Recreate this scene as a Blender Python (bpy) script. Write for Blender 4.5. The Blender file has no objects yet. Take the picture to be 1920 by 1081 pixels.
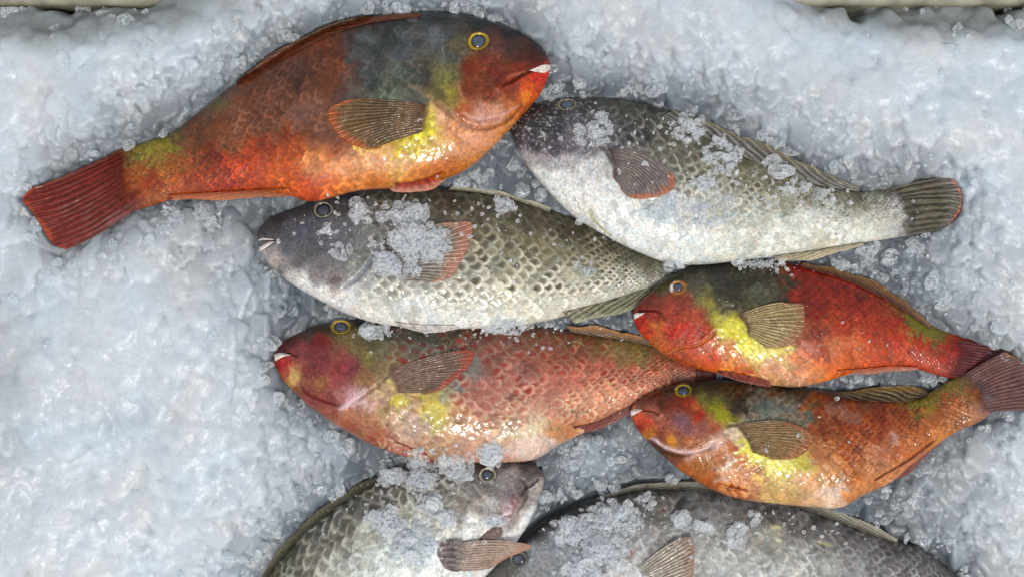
import bpy, math, random
import numpy as np

# ------------------------------------------------------------------ camera, light
SC = bpy.context.scene
S = 0.0004            # metres per photo pixel at bed level
H = 1.0               # camera height
cam_d = bpy.data.cameras.new("camera"); cam = bpy.data.objects.new("camera", cam_d)
SC.collection.objects.link(cam); SC.camera = cam
cam.location = (0, 0, H); cam.rotation_euler = (0, 0, 0)
cam_d.sensor_width = 36; cam_d.lens = 36 * H / (1920 * S); cam_d.clip_start = 0.01; cam_d.clip_end = 50

SUN_EL, SUN_AZ = math.radians(70), math.radians(165)      # azimuth clockwise from +Y (photo top)
W = bpy.data.worlds.new("World"); SC.world = W; W.use_nodes = True
wn = W.node_tree; bg = wn.nodes["Background"]
sky = wn.nodes.new("ShaderNodeTexSky"); sky.sky_type = 'NISHITA'; sky.sun_disc = False
sky.sun_elevation = SUN_EL; sky.sun_rotation = SUN_AZ; sky.dust_density = 4.0; sky.air_density = 1.0
hs = wn.nodes.new('ShaderNodeHueSaturation'); hs.inputs['Saturation'].default_value = 0.28      # thin cloud: paler than a clear sky
wn.links.new(sky.outputs[0], hs.inputs['Color']); wn.links.new(hs.outputs[0], bg.inputs[0]); bg.inputs[1].default_value = 0.11
sl = bpy.data.lights.new("sun", 'SUN'); sun = bpy.data.objects.new("sun", sl); SC.collection.objects.link(sun)
sl.energy = 1.15; sl.angle = math.radians(8); sl.color = (1.0, 0.94, 0.84)
sun.rotation_euler = (math.radians(90) - SUN_EL, 0, math.pi - SUN_AZ)
sun.location = (0.3, 1, 1.5)
SC.view_settings.view_transform = 'Standard'; SC.view_settings.look = 'None'
SC.view_settings.exposure = 0.18; SC.view_settings.gamma = 1.0
SC.view_settings.use_curve_mapping = False
SC.cycles.use_denoising = True
SC.cycles.max_bounces = 10; SC.cycles.transparent_max_bounces = 12

# ------------------------------------------------------------------ helpers
rng = np.random.default_rng(7); random.seed(7)
def P(px, py, z):
    k = (H - z) / H
    px = np.asarray(px, float); py = np.asarray(py, float); z = np.asarray(z, float) + 0 * px
    return np.stack([(px - 960) * S * k, (540.5 - py) * S * k, z], -1)
def lin(c):
    c = np.asarray(c, float) / 255.0
    return np.where(c <= 0.04045, c / 12.92, ((c + 0.055) / 1.055) ** 2.4)
def sst(a, b, x):
    t = np.clip((x - a) / (b - a), 0, 1); return t * t * (3 - 2 * t)
NT = [rng.random((256, 256)) for _ in range(4)]
def vnoise(x, y, k=0):
    T = NT[k % 4]; xi = np.floor(x).astype(int); yi = np.floor(y).astype(int); fx = x - xi; fy = y - yi
    fx = fx * fx * (3 - 2 * fx); fy = fy * fy * (3 - 2 * fy)
    a = T[yi % 256, xi % 256]; b = T[yi % 256, (xi + 1) % 256]; c = T[(yi + 1) % 256, xi % 256]; d = T[(yi + 1) % 256, (xi + 1) % 256]
    return (a * (1 - fx) + b * fx) * (1 - fy) + (c * (1 - fx) + d * fx) * fy
def fbm(x, y, o=4, k=0):
    s = 0; a = 0.5; t = 0
    for i in range(o):
        s = s + a * vnoise(x * 2 ** i + 17.3 * i, y * 2 ** i + 9.1 * i, k + i); t += a; a *= 0.55
    return s / t
def spline(pts, n):
    """Catmull-Rom through control rows, uniformly in parameter, n samples."""
    p = np.asarray(pts, float); m = len(p)
    t = np.linspace(0, m - 1, n); i = np.clip(np.floor(t).astype(int), 0, m - 2); f = (t - i)[:, None]
    g = lambda j: p[np.clip(j, 0, m - 1)]
    p0, p1, p2, p3 = g(i - 1), g(i), g(i + 1), g(i + 2)
    return 0.5 * (2 * p1 + (p2 - p0) * f + (2 * p0 - 5 * p1 + 4 * p2 - p3) * f ** 2 + (3 * p1 - p0 - 3 * p2 + p3) * f ** 3)
def resample(pts, n):
    p = spline(pts, max(60, n * 2)); d = np.r_[0, np.cumsum(np.hypot(*np.diff(p[:, :2], axis=0).T))]
    s = np.linspace(0, d[-1], n); return np.stack([np.interp(s, d, p[:, k]) for k in range(p.shape[1])], 1)
def make_mesh(name, V, F, mat, parent=None, col=None, smooth=True, cols2=None):
    V = np.asarray(V, np.float32).reshape(-1, 3); F = np.asarray(F, np.int32); k = F.shape[1]
    me = bpy.data.meshes.new(name); me.vertices.add(len(V)); me.vertices.foreach_set("co", V.ravel())
    me.loops.add(F.size); me.loops.foreach_set("vertex_index", F.ravel())
    me.polygons.add(len(F)); me.polygons.foreach_set("loop_start", np.arange(0, F.size, k, dtype=np.int32))
    me.update(calc_edges=True)
    me.polygons.foreach_set("use_smooth", np.full(len(me.polygons), smooth))
    if col is not None:
        a = me.color_attributes.new("tint", 'FLOAT_COLOR', 'POINT'); c = np.ones((len(V), 4), np.float32)
        c[:, :col.shape[1]] = col; a.data.foreach_set("color", c.ravel())
    me.materials.append(mat)
    o = bpy.data.objects.new(name, me); SC.collection.objects.link(o)
    if parent is not None:
        o.parent = parent; o.matrix_parent_inverse = parent.matrix_world.inverted()
    return o
def gridF(n, m, wrap=False, off=0):
    i, j = np.meshgrid(np.arange(n - 1), np.arange(m if wrap else m - 1), indexing='ij')
    j2 = (j + 1) % m
    return off + np.stack([i * m + j, (i + 1) * m + j, (i + 1) * m + j2, i * m + j2], -1).reshape(-1, 4)
def polydist(x, y, pts):
    p = np.asarray(pts, float); best = np.full(x.shape, 1e9); par = np.zeros(x.shape)
    for k in range(len(p) - 1):
        a, b = p[k], p[k + 1]; d = b - a; L = d @ d + 1e-9
        t = np.clip(((x - a[0]) * d[0] + (y - a[1]) * d[1]) / L, 0, 1)
        q = np.hypot(x - a[0] - t * d[0], y - a[1] - t * d[1]); m = q < best
        best = np.where(m, q, best); par = np.where(m, (k + t) / (len(p) - 1), par)
    return best, par
def tag(o, label=None, cat=None, group=None, kind=None):
    if label: o["label"] = label
    if cat: o["category"] = cat
    if group: o["group"] = group
    if kind: o["kind"] = kind
    return o

# ------------------------------------------------------------------ materials
def mat_new(name):
    m = bpy.data.materials.new(name); m.use_nodes = True; nt = m.node_tree
    return m, nt, nt.nodes["Principled BSDF"], nt.links
def setp(b, **kw):
    for k, v in kw.items():
        k = k.replace('_', ' ')
        b.inputs[k].default_value = v
def noise_bump(nt, b, scale, strength, dist, detail=4, coord='Object'):
    tc = nt.nodes.new("ShaderNodeTexCoord"); n = nt.nodes.new("ShaderNodeTexNoise"); n.inputs['Scale'].default_value = scale
    n.inputs['Detail'].default_value = detail; bp = nt.nodes.new("ShaderNodeBump")
    bp.inputs['Strength'].default_value = strength; bp.inputs['Distance'].default_value = dist
    nt.links.new(tc.outputs[coord], n.inputs['Vector']); nt.links.new(n.outputs[0], bp.inputs['Height'])
    nt.links.new(bp.outputs[0], b.inputs['Normal']); return n
def skin_mat(name, rough=0.36, coat=0.45, sss=0.12):
    m, nt, b, L = mat_new(name)
    at = nt.nodes.new("ShaderNodeAttribute"); at.attribute_name = "tint"
    n = noise_bump(nt, b, 800, 0.34, 0.0005)
    n2 = nt.nodes.new("ShaderNodeTexNoise"); n2.inputs['Scale'].default_value = 520; n2.inputs['Detail'].default_value = 6; n2.inputs['Roughness'].default_value = .65
    tc = nt.nodes.new("ShaderNodeTexCoord"); L.new(tc.outputs['Object'], n2.inputs['Vector'])
    mr = nt.nodes.new("ShaderNodeMapRange"); mr.inputs[1].default_value = 0.3; mr.inputs[2].default_value = 0.7
    mr.inputs[3].default_value = 0.66; mr.inputs[4].default_value = 1.32; L.new(n2.outputs[0], mr.inputs[0])
    mx = nt.nodes.new("ShaderNodeMix"); mx.data_type = 'RGBA'; mx.blend_type = 'MULTIPLY'; mx.inputs[0].default_value = 1
    L.new(at.outputs['Color'], mx.inputs[6]); L.new(mr.outputs[0], mx.inputs[7]); L.new(mx.outputs[2], b.inputs['Base Color'])
    mr2 = nt.nodes.new("ShaderNodeMapRange"); mr2.inputs[3].default_value = rough - 0.1; mr2.inputs[4].default_value = rough + 0.15
    L.new(n2.outputs[0], mr2.inputs[0]); L.new(mr2.outputs[0], b.inputs['Roughness'])
    setp(b, Coat_Weight=coat, Coat_Roughness=0.07, Specular_IOR_Level=0.28, Subsurface_Weight=sss, Subsurface_Scale=0.002)
    return m
M_skin = skin_mat("wet_fish_skin")
M_fin = skin_mat("wet_fin_membrane", 0.35, 0.25, 0.0)
def fin_alpha():
    m = skin_mat("clear_fin_membrane", 0.35, 0.25, 0.0); nt = m.node_tree; b = nt.nodes["Principled BSDF"]
    at = nt.nodes.new("ShaderNodeAttribute"); at.attribute_name = "tint"; nt.links.new(at.outputs['Alpha'], b.inputs['Alpha']); return m
M_fina = fin_alpha()
M_eye, nt, b, L = mat_new("fish_eye"); at = nt.nodes.new("ShaderNodeAttribute"); at.attribute_name = "tint"
L.new(at.outputs['Color'], b.inputs['Base Color']); setp(b, Roughness=0.12, Coat_Weight=0.8, Coat_Roughness=0.04); noise_bump(nt, b, 600, 0.12, 0.0004)
M_pupil, nt, b, L = mat_new("fish_pupil"); n = noise_bump(nt, b, 300, 0.03, 0.0004); setp(b, Roughness=0.1, Coat_Weight=1.0, Coat_Roughness=0.03)
at = nt.nodes.new('ShaderNodeAttribute'); at.attribute_name = 'tint'; L.new(at.outputs['Color'], b.inputs['Base Color'])
M_beak, nt, b, L = mat_new("white_beak"); n = noise_bump(nt, b, 500, 0.3, 0.0005)
cr = nt.nodes.new("ShaderNodeValToRGB"); cr.color_ramp.elements[0].color = (0.55, 0.42, 0.38, 1); cr.color_ramp.elements[1].color = (0.85, 0.80, 0.76, 1)
cr.color_ramp.elements[0].position = 0.3; cr.color_ramp.elements[1].position = 0.6
L.new(n.outputs[0], cr.inputs[0]); L.new(cr.outputs[0], b.inputs['Base Color']); setp(b, Roughness=0.25, Coat_Weight=0.4)
# bed of crushed ice
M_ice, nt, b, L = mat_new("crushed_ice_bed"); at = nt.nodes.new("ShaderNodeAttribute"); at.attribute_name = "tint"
tc = nt.nodes.new("ShaderNodeTexCoord")
n = nt.nodes.new("ShaderNodeTexNoise"); n.inputs['Scale'].default_value = 260; n.inputs['Detail'].default_value = 6; n.inputs['Roughness'].default_value = 0.7
v = nt.nodes.new("ShaderNodeTexVoronoi"); v.inputs['Scale'].default_value = 330; v.feature = 'SMOOTH_F1'
L.new(tc.outputs['Object'], n.inputs['Vector'])
dsp = nt.nodes.new("ShaderNodeVectorMath"); dsp.operation = 'MULTIPLY_ADD'; dsp.inputs[1].default_value = (0.006,) * 3
L.new(n.outputs['Color'], dsp.inputs[0]); L.new(tc.outputs['Object'], dsp.inputs[2]); L.new(dsp.outputs[0], v.inputs['Vector'])
ad = nt.nodes.new("ShaderNodeMath"); ad.operation = 'ADD'; L.new(n.outputs[0], ad.inputs[0]); L.new(v.outputs['Distance'], ad.inputs[1])
bp = nt.nodes.new("ShaderNodeBump"); bp.inputs['Strength'].default_value = 0.28; bp.inputs['Distance'].default_value = 0.0007
L.new(ad.outputs[0], bp.inputs['Height']); L.new(bp.outputs[0], b.inputs['Normal'])
mr = nt.nodes.new("ShaderNodeMapRange"); mr.inputs[1].default_value = 0.25; mr.inputs[2].default_value = 0.75; mr.inputs[3].default_value = 0.90; mr.inputs[4].default_value = 1.07
L.new(n.outputs[0], mr.inputs[0]); mx = nt.nodes.new("ShaderNodeMix"); mx.data_type = 'RGBA'; mx.blend_type = 'MULTIPLY'; mx.inputs[0].default_value = 1
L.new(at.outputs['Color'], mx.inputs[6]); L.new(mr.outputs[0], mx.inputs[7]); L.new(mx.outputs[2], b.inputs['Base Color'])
setp(b, Roughness=0.32, Subsurface_Weight=1.0, Subsurface_Scale=0.011, Coat_Weight=0.15, Coat_Roughness=0.2, IOR=1.31)
b.inputs['Subsurface Radius'].default_value = (0.8, 0.95, 1.0)
# loose clear chips
def chip_mat(name, base, clear, rough, bump=0.5):
    m, nt, b, L = mat_new(name); noise_bump(nt, b, 650, bump, 0.0008, 5)
    setp(b, Base_Color=base, Roughness=rough, IOR=1.31, Specular_IOR_Level=0.9, Coat_Weight=0.5, Coat_Roughness=0.08)
    out = nt.nodes["Material Output"]; tr = nt.nodes.new("ShaderNodeBsdfTransparent"); tr.inputs[0].default_value = (.93, .96, .98, 1)
    tl = nt.nodes.new("ShaderNodeBsdfTranslucent"); tl.inputs[0].default_value = base
    m1 = nt.nodes.new("ShaderNodeMixShader"); m1.inputs[0].default_value = .3; L.new(b.outputs[0], m1.inputs[1]); L.new(tl.outputs[0], m1.inputs[2])
    lw = nt.nodes.new("ShaderNodeLayerWeight"); lw.inputs[0].default_value = .45
    n = nt.nodes.new("ShaderNodeTexNoise"); n.inputs['Scale'].default_value = 500; tc = nt.nodes.new("ShaderNodeTexCoord"); L.new(tc.outputs['Object'], n.inputs['Vector'])
    ma = nt.nodes.new("ShaderNodeMath"); ma.operation = 'MULTIPLY_ADD'; L.new(lw.outputs['Facing'], ma.inputs[0]); ma.inputs[1].default_value = clear * .9
    mb = nt.nodes.new("ShaderNodeMapRange"); mb.inputs[1].default_value = .35; mb.inputs[2].default_value = .65; mb.inputs[3].default_value = max(0, 1 - clear - .2); mb.inputs[4].default_value = 1 - clear + .22
    L.new(n.outputs[0], mb.inputs[0]); L.new(mb.outputs[0], ma.inputs[2]); ma.use_clamp = True
    m2 = nt.nodes.new("ShaderNodeMixShader"); L.new(ma.outputs[0], m2.inputs[0]); L.new(tr.outputs[0], m2.inputs[1]); L.new(m1.outputs[0], m2.inputs[2])
    L.new(m2.outputs[0], out.inputs[0]); return m
M_chip = chip_mat("loose_ice_chips", (0.95, 0.955, 0.97, 1), 0.66, 0.12, 0.6)
M_flake = chip_mat('clear_ice_flakes', (0.90, 0.93, 0.95, 1), 0.80, 0.14, 0.3)
M_frost = chip_mat("frosted_ice_clump", (0.95, 0.955, 0.97, 1), 0.80, 0.12, 0.7)
M_tray, nt, b, L = mat_new("tray_plastic"); n = noise_bump(nt, b, 60, 0.2, 0.001)
cr = nt.nodes.new("ShaderNodeValToRGB"); cr.color_ramp.elements[0].color = (0.16, 0.155, 0.11, 1); cr.color_ramp.elements[1].color = (0.34, 0.33, 0.25, 1)
cr.color_ramp.elements[0].position = 0.3; cr.color_ramp.elements[1].position = 0.65
L.new(n.outputs[0], cr.inputs[0]); L.new(cr.outputs[0], b.inputs['Base Color']); setp(b, Roughness=0.4)

# ------------------------------------------------------------------ height map of what has been laid down, in photo pixels (2 px cells)
X0, X1, Y0, Y1, C = -340, 2260, -140, 1640, 2
GW, GH = (X1 - X0) // C, (Y1 - Y0) // C
ZM = np.full((GH, GW), -9.0); MASK = np.zeros((GH, GW)); MZ = np.zeros((GH, GW))
def splat(px, py, z, M=None):
    M = ZM if M is None else M
    for ox in (-0.5, 0.5):
        for oy in (-0.5, 0.5):
            i = np.clip(((py - Y0) / C + oy).astype(int), 0, GH - 1); j = np.clip(((px - X0) / C + ox).astype(int), 0, GW - 1)
            np.maximum.at(M, (i, j), z)
def zat(M, px, py):
    x = np.clip((np.asarray(px, float) - X0) / C - 0.5, 0, GW - 1.01); y = np.clip((np.asarray(py, float) - Y0) / C - 0.5, 0, GH - 1.01)
    i = y.astype(int); j = x.astype(int); fy = y - i; fx = x - j
    return (M[i, j] * (1 - fx) + M[i, j + 1] * fx) * (1 - fy) + (M[i + 1, j] * (1 - fx) + M[i + 1, j + 1] * fx) * fy
def boxblur(A, r, it=3):
    for _ in range(it):
        for ax in (0, 1):
            P_ = np.pad(A, [(r + 1, r) if a == ax else (0, 0) for a in (0, 1)], mode='edge'); c = np.cumsum(P_, axis=ax)
            n = A.shape[ax]
            A = (np.take(c, np.arange(2 * r + 1, 2 * r + 1 + n), ax) - np.take(c, np.arange(0, n), ax)) / (2 * r + 1)
    return A

# ------------------------------------------------------------------ scales and skin painting
def scales(U, V, seed=0):
    """overlapping scallops; U along the body (head -> tail), V across, unit = one scale. returns radial 0..1, random, along-offset"""
    R = 0.66; row = np.floor(V * 2).astype(int)
    bu = np.full(U.shape, 1e9); q = np.ones(U.shape); rnd = np.zeros(U.shape); lo = np.zeros(U.shape)
    for dr in (-1, 0, 1, 2):
        r = row + dr; vc = r * 0.5; sh = (r % 2) * 0.5
        c0 = np.floor(U - sh).astype(int)
        for dc in (-1, 0, 1):
            uc = c0 + dc + sh
            h = np.sin(r * 12.9898 + (c0 + dc) * 78.233 + seed) * 43758.5453; h = h - np.floor(h)
            du = (U - uc - (h - .5) * 0.12); dv = (V - vc) * 1.35
            d = np.hypot(du, dv) / (R * (1 + (h - .5) * .14)); ok = (d < 1) & (uc < bu)
            bu = np.where(ok, uc, bu); q = np.where(ok, d, q); rnd = np.where(ok, h, rnd); lo = np.where(ok, du, lo)
    return q, rnd, lo

def field(px, py, pts, pw=2.2, warp=9, seed=0):
    wx = px + (fbm(px / 26 + seed, py / 26, 4, 0) - .5) * 2 * warp; wy = py + (fbm(px / 26 + 50, py / 26 + seed, 4, 1) - .5) * 2 * warp
    acc = np.zeros(px.shape + (3,)); ws = np.zeros(px.shape)
    for (x, y, c) in pts:
        w = 1.0 / (((wx - x) ** 2 + (wy - y) ** 2) + 60) ** pw
        acc += w[..., None] * lin(c); ws += w
    return acc / ws[..., None]

ROOTS = {}
def fish(key, pairs, z0, hmax, roll, pitch, pts, sc, strokes=(), label='', flip=1, hprof=None, pw=2.2, blobs=(), pores=None, k_alb=1.0):
    """pairs: (back x, back y, belly x, belly y) snout -> tail"""
    nu, nt_, nb = 400, 170, 40
    Q = spline(pairs, nu); T = Q[:, :2]; B = Q[:, 2:]
    mid = (T + B) / 2; a = np.hypot(*(T - B).T) / 2
    ds = np.r_[0, np.hypot(*np.diff(mid, axis=0).T)]; s = np.cumsum(ds); u = s / s[-1]
    uu = np.cumsum(ds / (a + 22)); amax = a.max()
    hp = hprof or [(0, .10), (.02, .30), (.06, .50), (.14, .78), (.26, .97), (.40, 1.0), (.6, .82), (.8, .46), (.92, .26), (1, .12)]
    hh = hmax * np.interp(u, *zip(*hp)); 
    hh = np.convolve(np.pad(hh, 12, mode='edge'), np.ones(25) / 25, 'valid')
    def section(th):   # th array -> across position and height factor
        sv = np.sin(th); return sv, np.abs(np.cos(th)) ** 0.82
    tht = np.linspace(-math.pi / 2, math.pi / 2, nt_); sv, cz = section(tht)     # back (-1) -> belly (+1)
    px = mid[:, 0:1] + (B - mid)[:, 0:1] * sv; py = mid[:, 1:2] + (B - mid)[:, 1:2] * sv
    zc = z0 + roll * sv[None] * (a / amax)[:, None] + pitch * u[:, None]
    zt = zc + hh[:, None] * cz[None]
    # ---- scales in body coordinates
    n = sc['rows']; Us = uu[:, None] * n / 2 * sc.get('ua', 1.25) + 0 * px; Vs = sv[None] * n / 2 + 0 * px
    Us = Us + (fbm(px / 50, py / 50, 3, 2) - .5) * 1.5 * sc.get('irr', 1); Vs = Vs + (fbm(px / 50 + 9, py / 50, 3, 3) - .5) * 1.1 * sc.get('irr', 1)
    q, rnd, lo = scales(Us, Vs, sc.get('seed', 0))
    hu = sc.get('head', .24); m0 = sst(hu - .03, hu + .05, u[:, None] + 0.03 * sv[None] ** 2 + (fbm(px / 30, py / 30, 3, 1) - .5) * .06)
    patch = sst(.25, .6, fbm(px / 45 + 5, py / 45 + n, 3, 2))
    msk = m0 * (0.35 + 0.65 * patch) * (1 - sst(.94, 1, u[:, None]))
    jig = (fbm(px / 9 + 40, py / 9, 3, 2) - .5) * .4 * sc.get('irr', 1)
    rim = sst(.48, .82, q + jig) * (1 - .6 * sst(.92, 1.0, q)) * sst(.15, .55, rnd + patch * .5); core = (1 - sst(.25, .80, q + jig)) * sst(.2, .7, np.abs(np.sin(rnd * 37)) + .15)
    r2 = np.abs(np.sin(rnd * 91.7)); jit = sc.get('jit', 15)
    col = field(px + (rnd - .5) * 2 * jit * msk, py + (r2 - .5) * 2 * jit * .8 * msk, pts, pw, sc.get('warp', 9) * .8, n)
    vv = sv[None] + 0 * px
    ra = sc.get('rim', .3); rc = sc.get('rimc', None); ca = sc.get('core', .3)
    rw = np.interp(vv, *zip(*sc.get('rimv', [(-1, 1), (1, 1)]))); cw = np.interp(vv, *zip(*sc.get('corev', [(-1, 1), (1, 1)])))
    rcol = lin(rc)[None, None] if rc is not None else np.clip(col * 1.9 + .03, 0, 1)
    f = (msk * rim * ra * rw * (0.5 + rnd))[..., None]; col = col * (1 - f) + rcol * f
    ccol = lin(sc['corec'])[None, None] if 'corec' in sc else col * 0.35
    f = np.clip(msk * core * ca * cw * (0.3 + 1.2 * rnd), 0, 1)[..., None]; col = col * (1 - f) + ccol * f
    col = col * (1 + (rnd - .5)[..., None] * .55 * msk[..., None] * sst(0, .4, 1 - q * .6)[..., None])
    col = col * (1 - .42 * msk * sst(.90, .985, q) * (.4 + rnd))[..., None]  # shadow line painted along the rear edge of each scale
    # ---- mottling
    f1 = fbm(px / 14, py / 14, 4, 0); f2 = fbm(px / 5, py / 5, 3, 1); f3 = fbm(px / 40 + 3, py / 40, 3, 3)
    mt = sc.get('mottle', .5) * (1 - sc.get('clean', 0) * sst(.0, .6, vv))[..., None][..., 0]
    col = col * (1 + mt * (f1 - .5) * 1.5 + mt * (f2 - .5) * .9 + mt * (f3 - .5) * .8)[..., None]
    ht = np.zeros(px.shape)
    ht += msk * (lo * 0.00055 * sc.get('relief', 1)) + (f2 - .5) * 0.00022 + (f1 - .5) * 0.0008
    hn = 1 - np.abs(2 * fbm(px / 11 + 20, py / 11, 4, 3) - 1) * 2; hd = (1 - m0); col = col * (1 - .30 * hd * sst(.72, .97, hn))[..., None]; ht -= hd * sst(.75, .97, hn) * .00025
    hs_ = sst(.72, .86, vnoise(px / 3.4, py / 3.4, 1)) * hd; col = col * (1 + .38 * hs_)[..., None]; ht += hs_ * .0002
    if pores:
        pn = sst(.70, .82, vnoise(px / 2.6, py / 2.6, 2)) * (1 - m0); col = col + (pn * pores)[..., None]
    for (x, y, rx, ry, ang, c, al) in blobs:
        ca_, sa_ = math.cos(math.radians(ang)), math.sin(math.radians(ang)); dx = px - x + (f1 - .5) * rx * 1.2; dy = py - y + (f3 - .5) * ry * 1.2
        d = np.hypot((dx * ca_ + dy * sa_) / rx, (-dx * sa_ + dy * ca_) / ry); f = (al * (1 - sst(.55, 1.15, d)) * (0.6 + .8 * f2))[..., None]
        f = np.clip(f, 0, 1); col = col * (1 - f) + lin(c) * f
    for (pl, w, c, al, dep) in strokes:
        pl = resample(pl, 24) if len(pl) > 2 else pl
        d, t = polydist(px + (f2 - .5) * 2.5, py + (f1 - .5) * 3, pl); e = np.exp(-(d / w) ** 2) * np.clip(np.minimum(t, 1 - t) * 8, 0, 1)
        f = (e * al)[..., None]; col = col * (1 - f) + lin(c) * f; ht -= e * dep * 2.2; ht += np.exp(-(d / (w * 3.2)) ** 2) * dep * .5
    gray = col.mean(-1, keepdims=True); col = gray + (col - gray) * sc.get('sat', .86)
    hue = (fbm(px / 7 + 70, py / 7, 3, 3) - .5)[..., None]; col = col * (1 + hue * np.array([.25, -.03, -.25]))
    if key in 'ADEF':
        w = sst(.45, .85, (col[..., 0] - col[..., 1]) / (col[..., 0] + 1e-4))[..., None]; col = col * (1 + w * np.array([.10 if key != 'A' else .04, .16 if key != 'D' else .02, -.48 if key != 'D' else -.05]))
    edge = np.cos(tht)[None] ** .5
    zt2 = zt + ht * edge
    col = np.clip(col * k_alb, 0.004, 0.86)
    # ---- underside
    thb = np.linspace(math.pi / 2, -math.pi / 2, nb + 2)[1:-1]; svb, czb = section(thb)
    pxb = mid[:, 0:1] + (B - mid)[:, 0:1] * svb; pyb = mid[:, 1:2] + (B - mid)[:, 1:2] * svb
    zb = z0 + roll * svb[None] * (a / amax)[:, None] + pitch * u[:, None] - hh[:, None] * czb[None]
    colb = np.concatenate([col[:, -1:, :] * (1 - t) + col[:, :1, :] * t for t in np.linspace(0, 1, nb)], 1)
    V = np.concatenate([P(px, py, zt2), P(pxb, pyb, zb)], 1); CC = np.concatenate([col, colb], 1); m = nt_ + nb
    F = gridF(nu, m, True)
    Vl = V.reshape(-1, 3); Cl = CC.reshape(-1, 3)
    # caps
    c1 = V[0].mean(0); c2 = V[-1].mean(0); k = len(Vl); Vl = np.vstack([Vl, c1, c2]); Cl = np.vstack([Cl, CC[0].mean(0), CC[-1].mean(0)])
    j = np.arange(m, dtype=int); j2 = (j + 1) % m; off = (nu - 1) * m
    je = np.arange(0, m, 2); ja, jb = (je + 1) % m, (je + 2) % m
    F = np.concatenate([F, np.stack([jb, ja, je, np.full(m // 2, k)], 1), np.stack([off + je, off + ja, off + jb, np.full(m // 2, k + 1)], 1)])
    base = P(mid[nu // 2, 0], mid[nu // 2, 1], z0 - hmax)
    root = bpy.data.objects.new("parrotfish", None); SC.collection.objects.link(root); root.location = base; root.empty_display_size = .03
    root.matrix_world.translation = base
    bpy.context.view_layer.update()
    tag(root, label, "fish", "parrotfish laid on the crushed ice")
    o = make_mesh("body", Vl, F, M_skin, root, Cl)
    splat(px.ravel(), py.ravel(), zt2.ravel())
    own = np.full((GH, GW), -9.0); splat(px.ravel(), py.ravel(), zt2.ravel(), own)
    mm = own > -1; MASK[mm] = 1; MZ[mm] = np.where(MZ[mm] == 0, z0, np.minimum(MZ[mm], z0))
    g = own.copy(); w = (own > -1).astype(float); g[own < -1] = 0      # extend outwards so that fins at the edge find a height
    W_ = boxblur(w, 8, 2); G_ = boxblur(g, 8, 2); ext = np.where(mm, own, np.where(W_ > .002, G_ / np.maximum(W_, .002), z0))
    ROOTS[key] = dict(root=root, z0=z0, Z=ext, own=(own > -1).astype(float), Zs=boxblur(ext, 4, 2))
    return root

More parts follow.
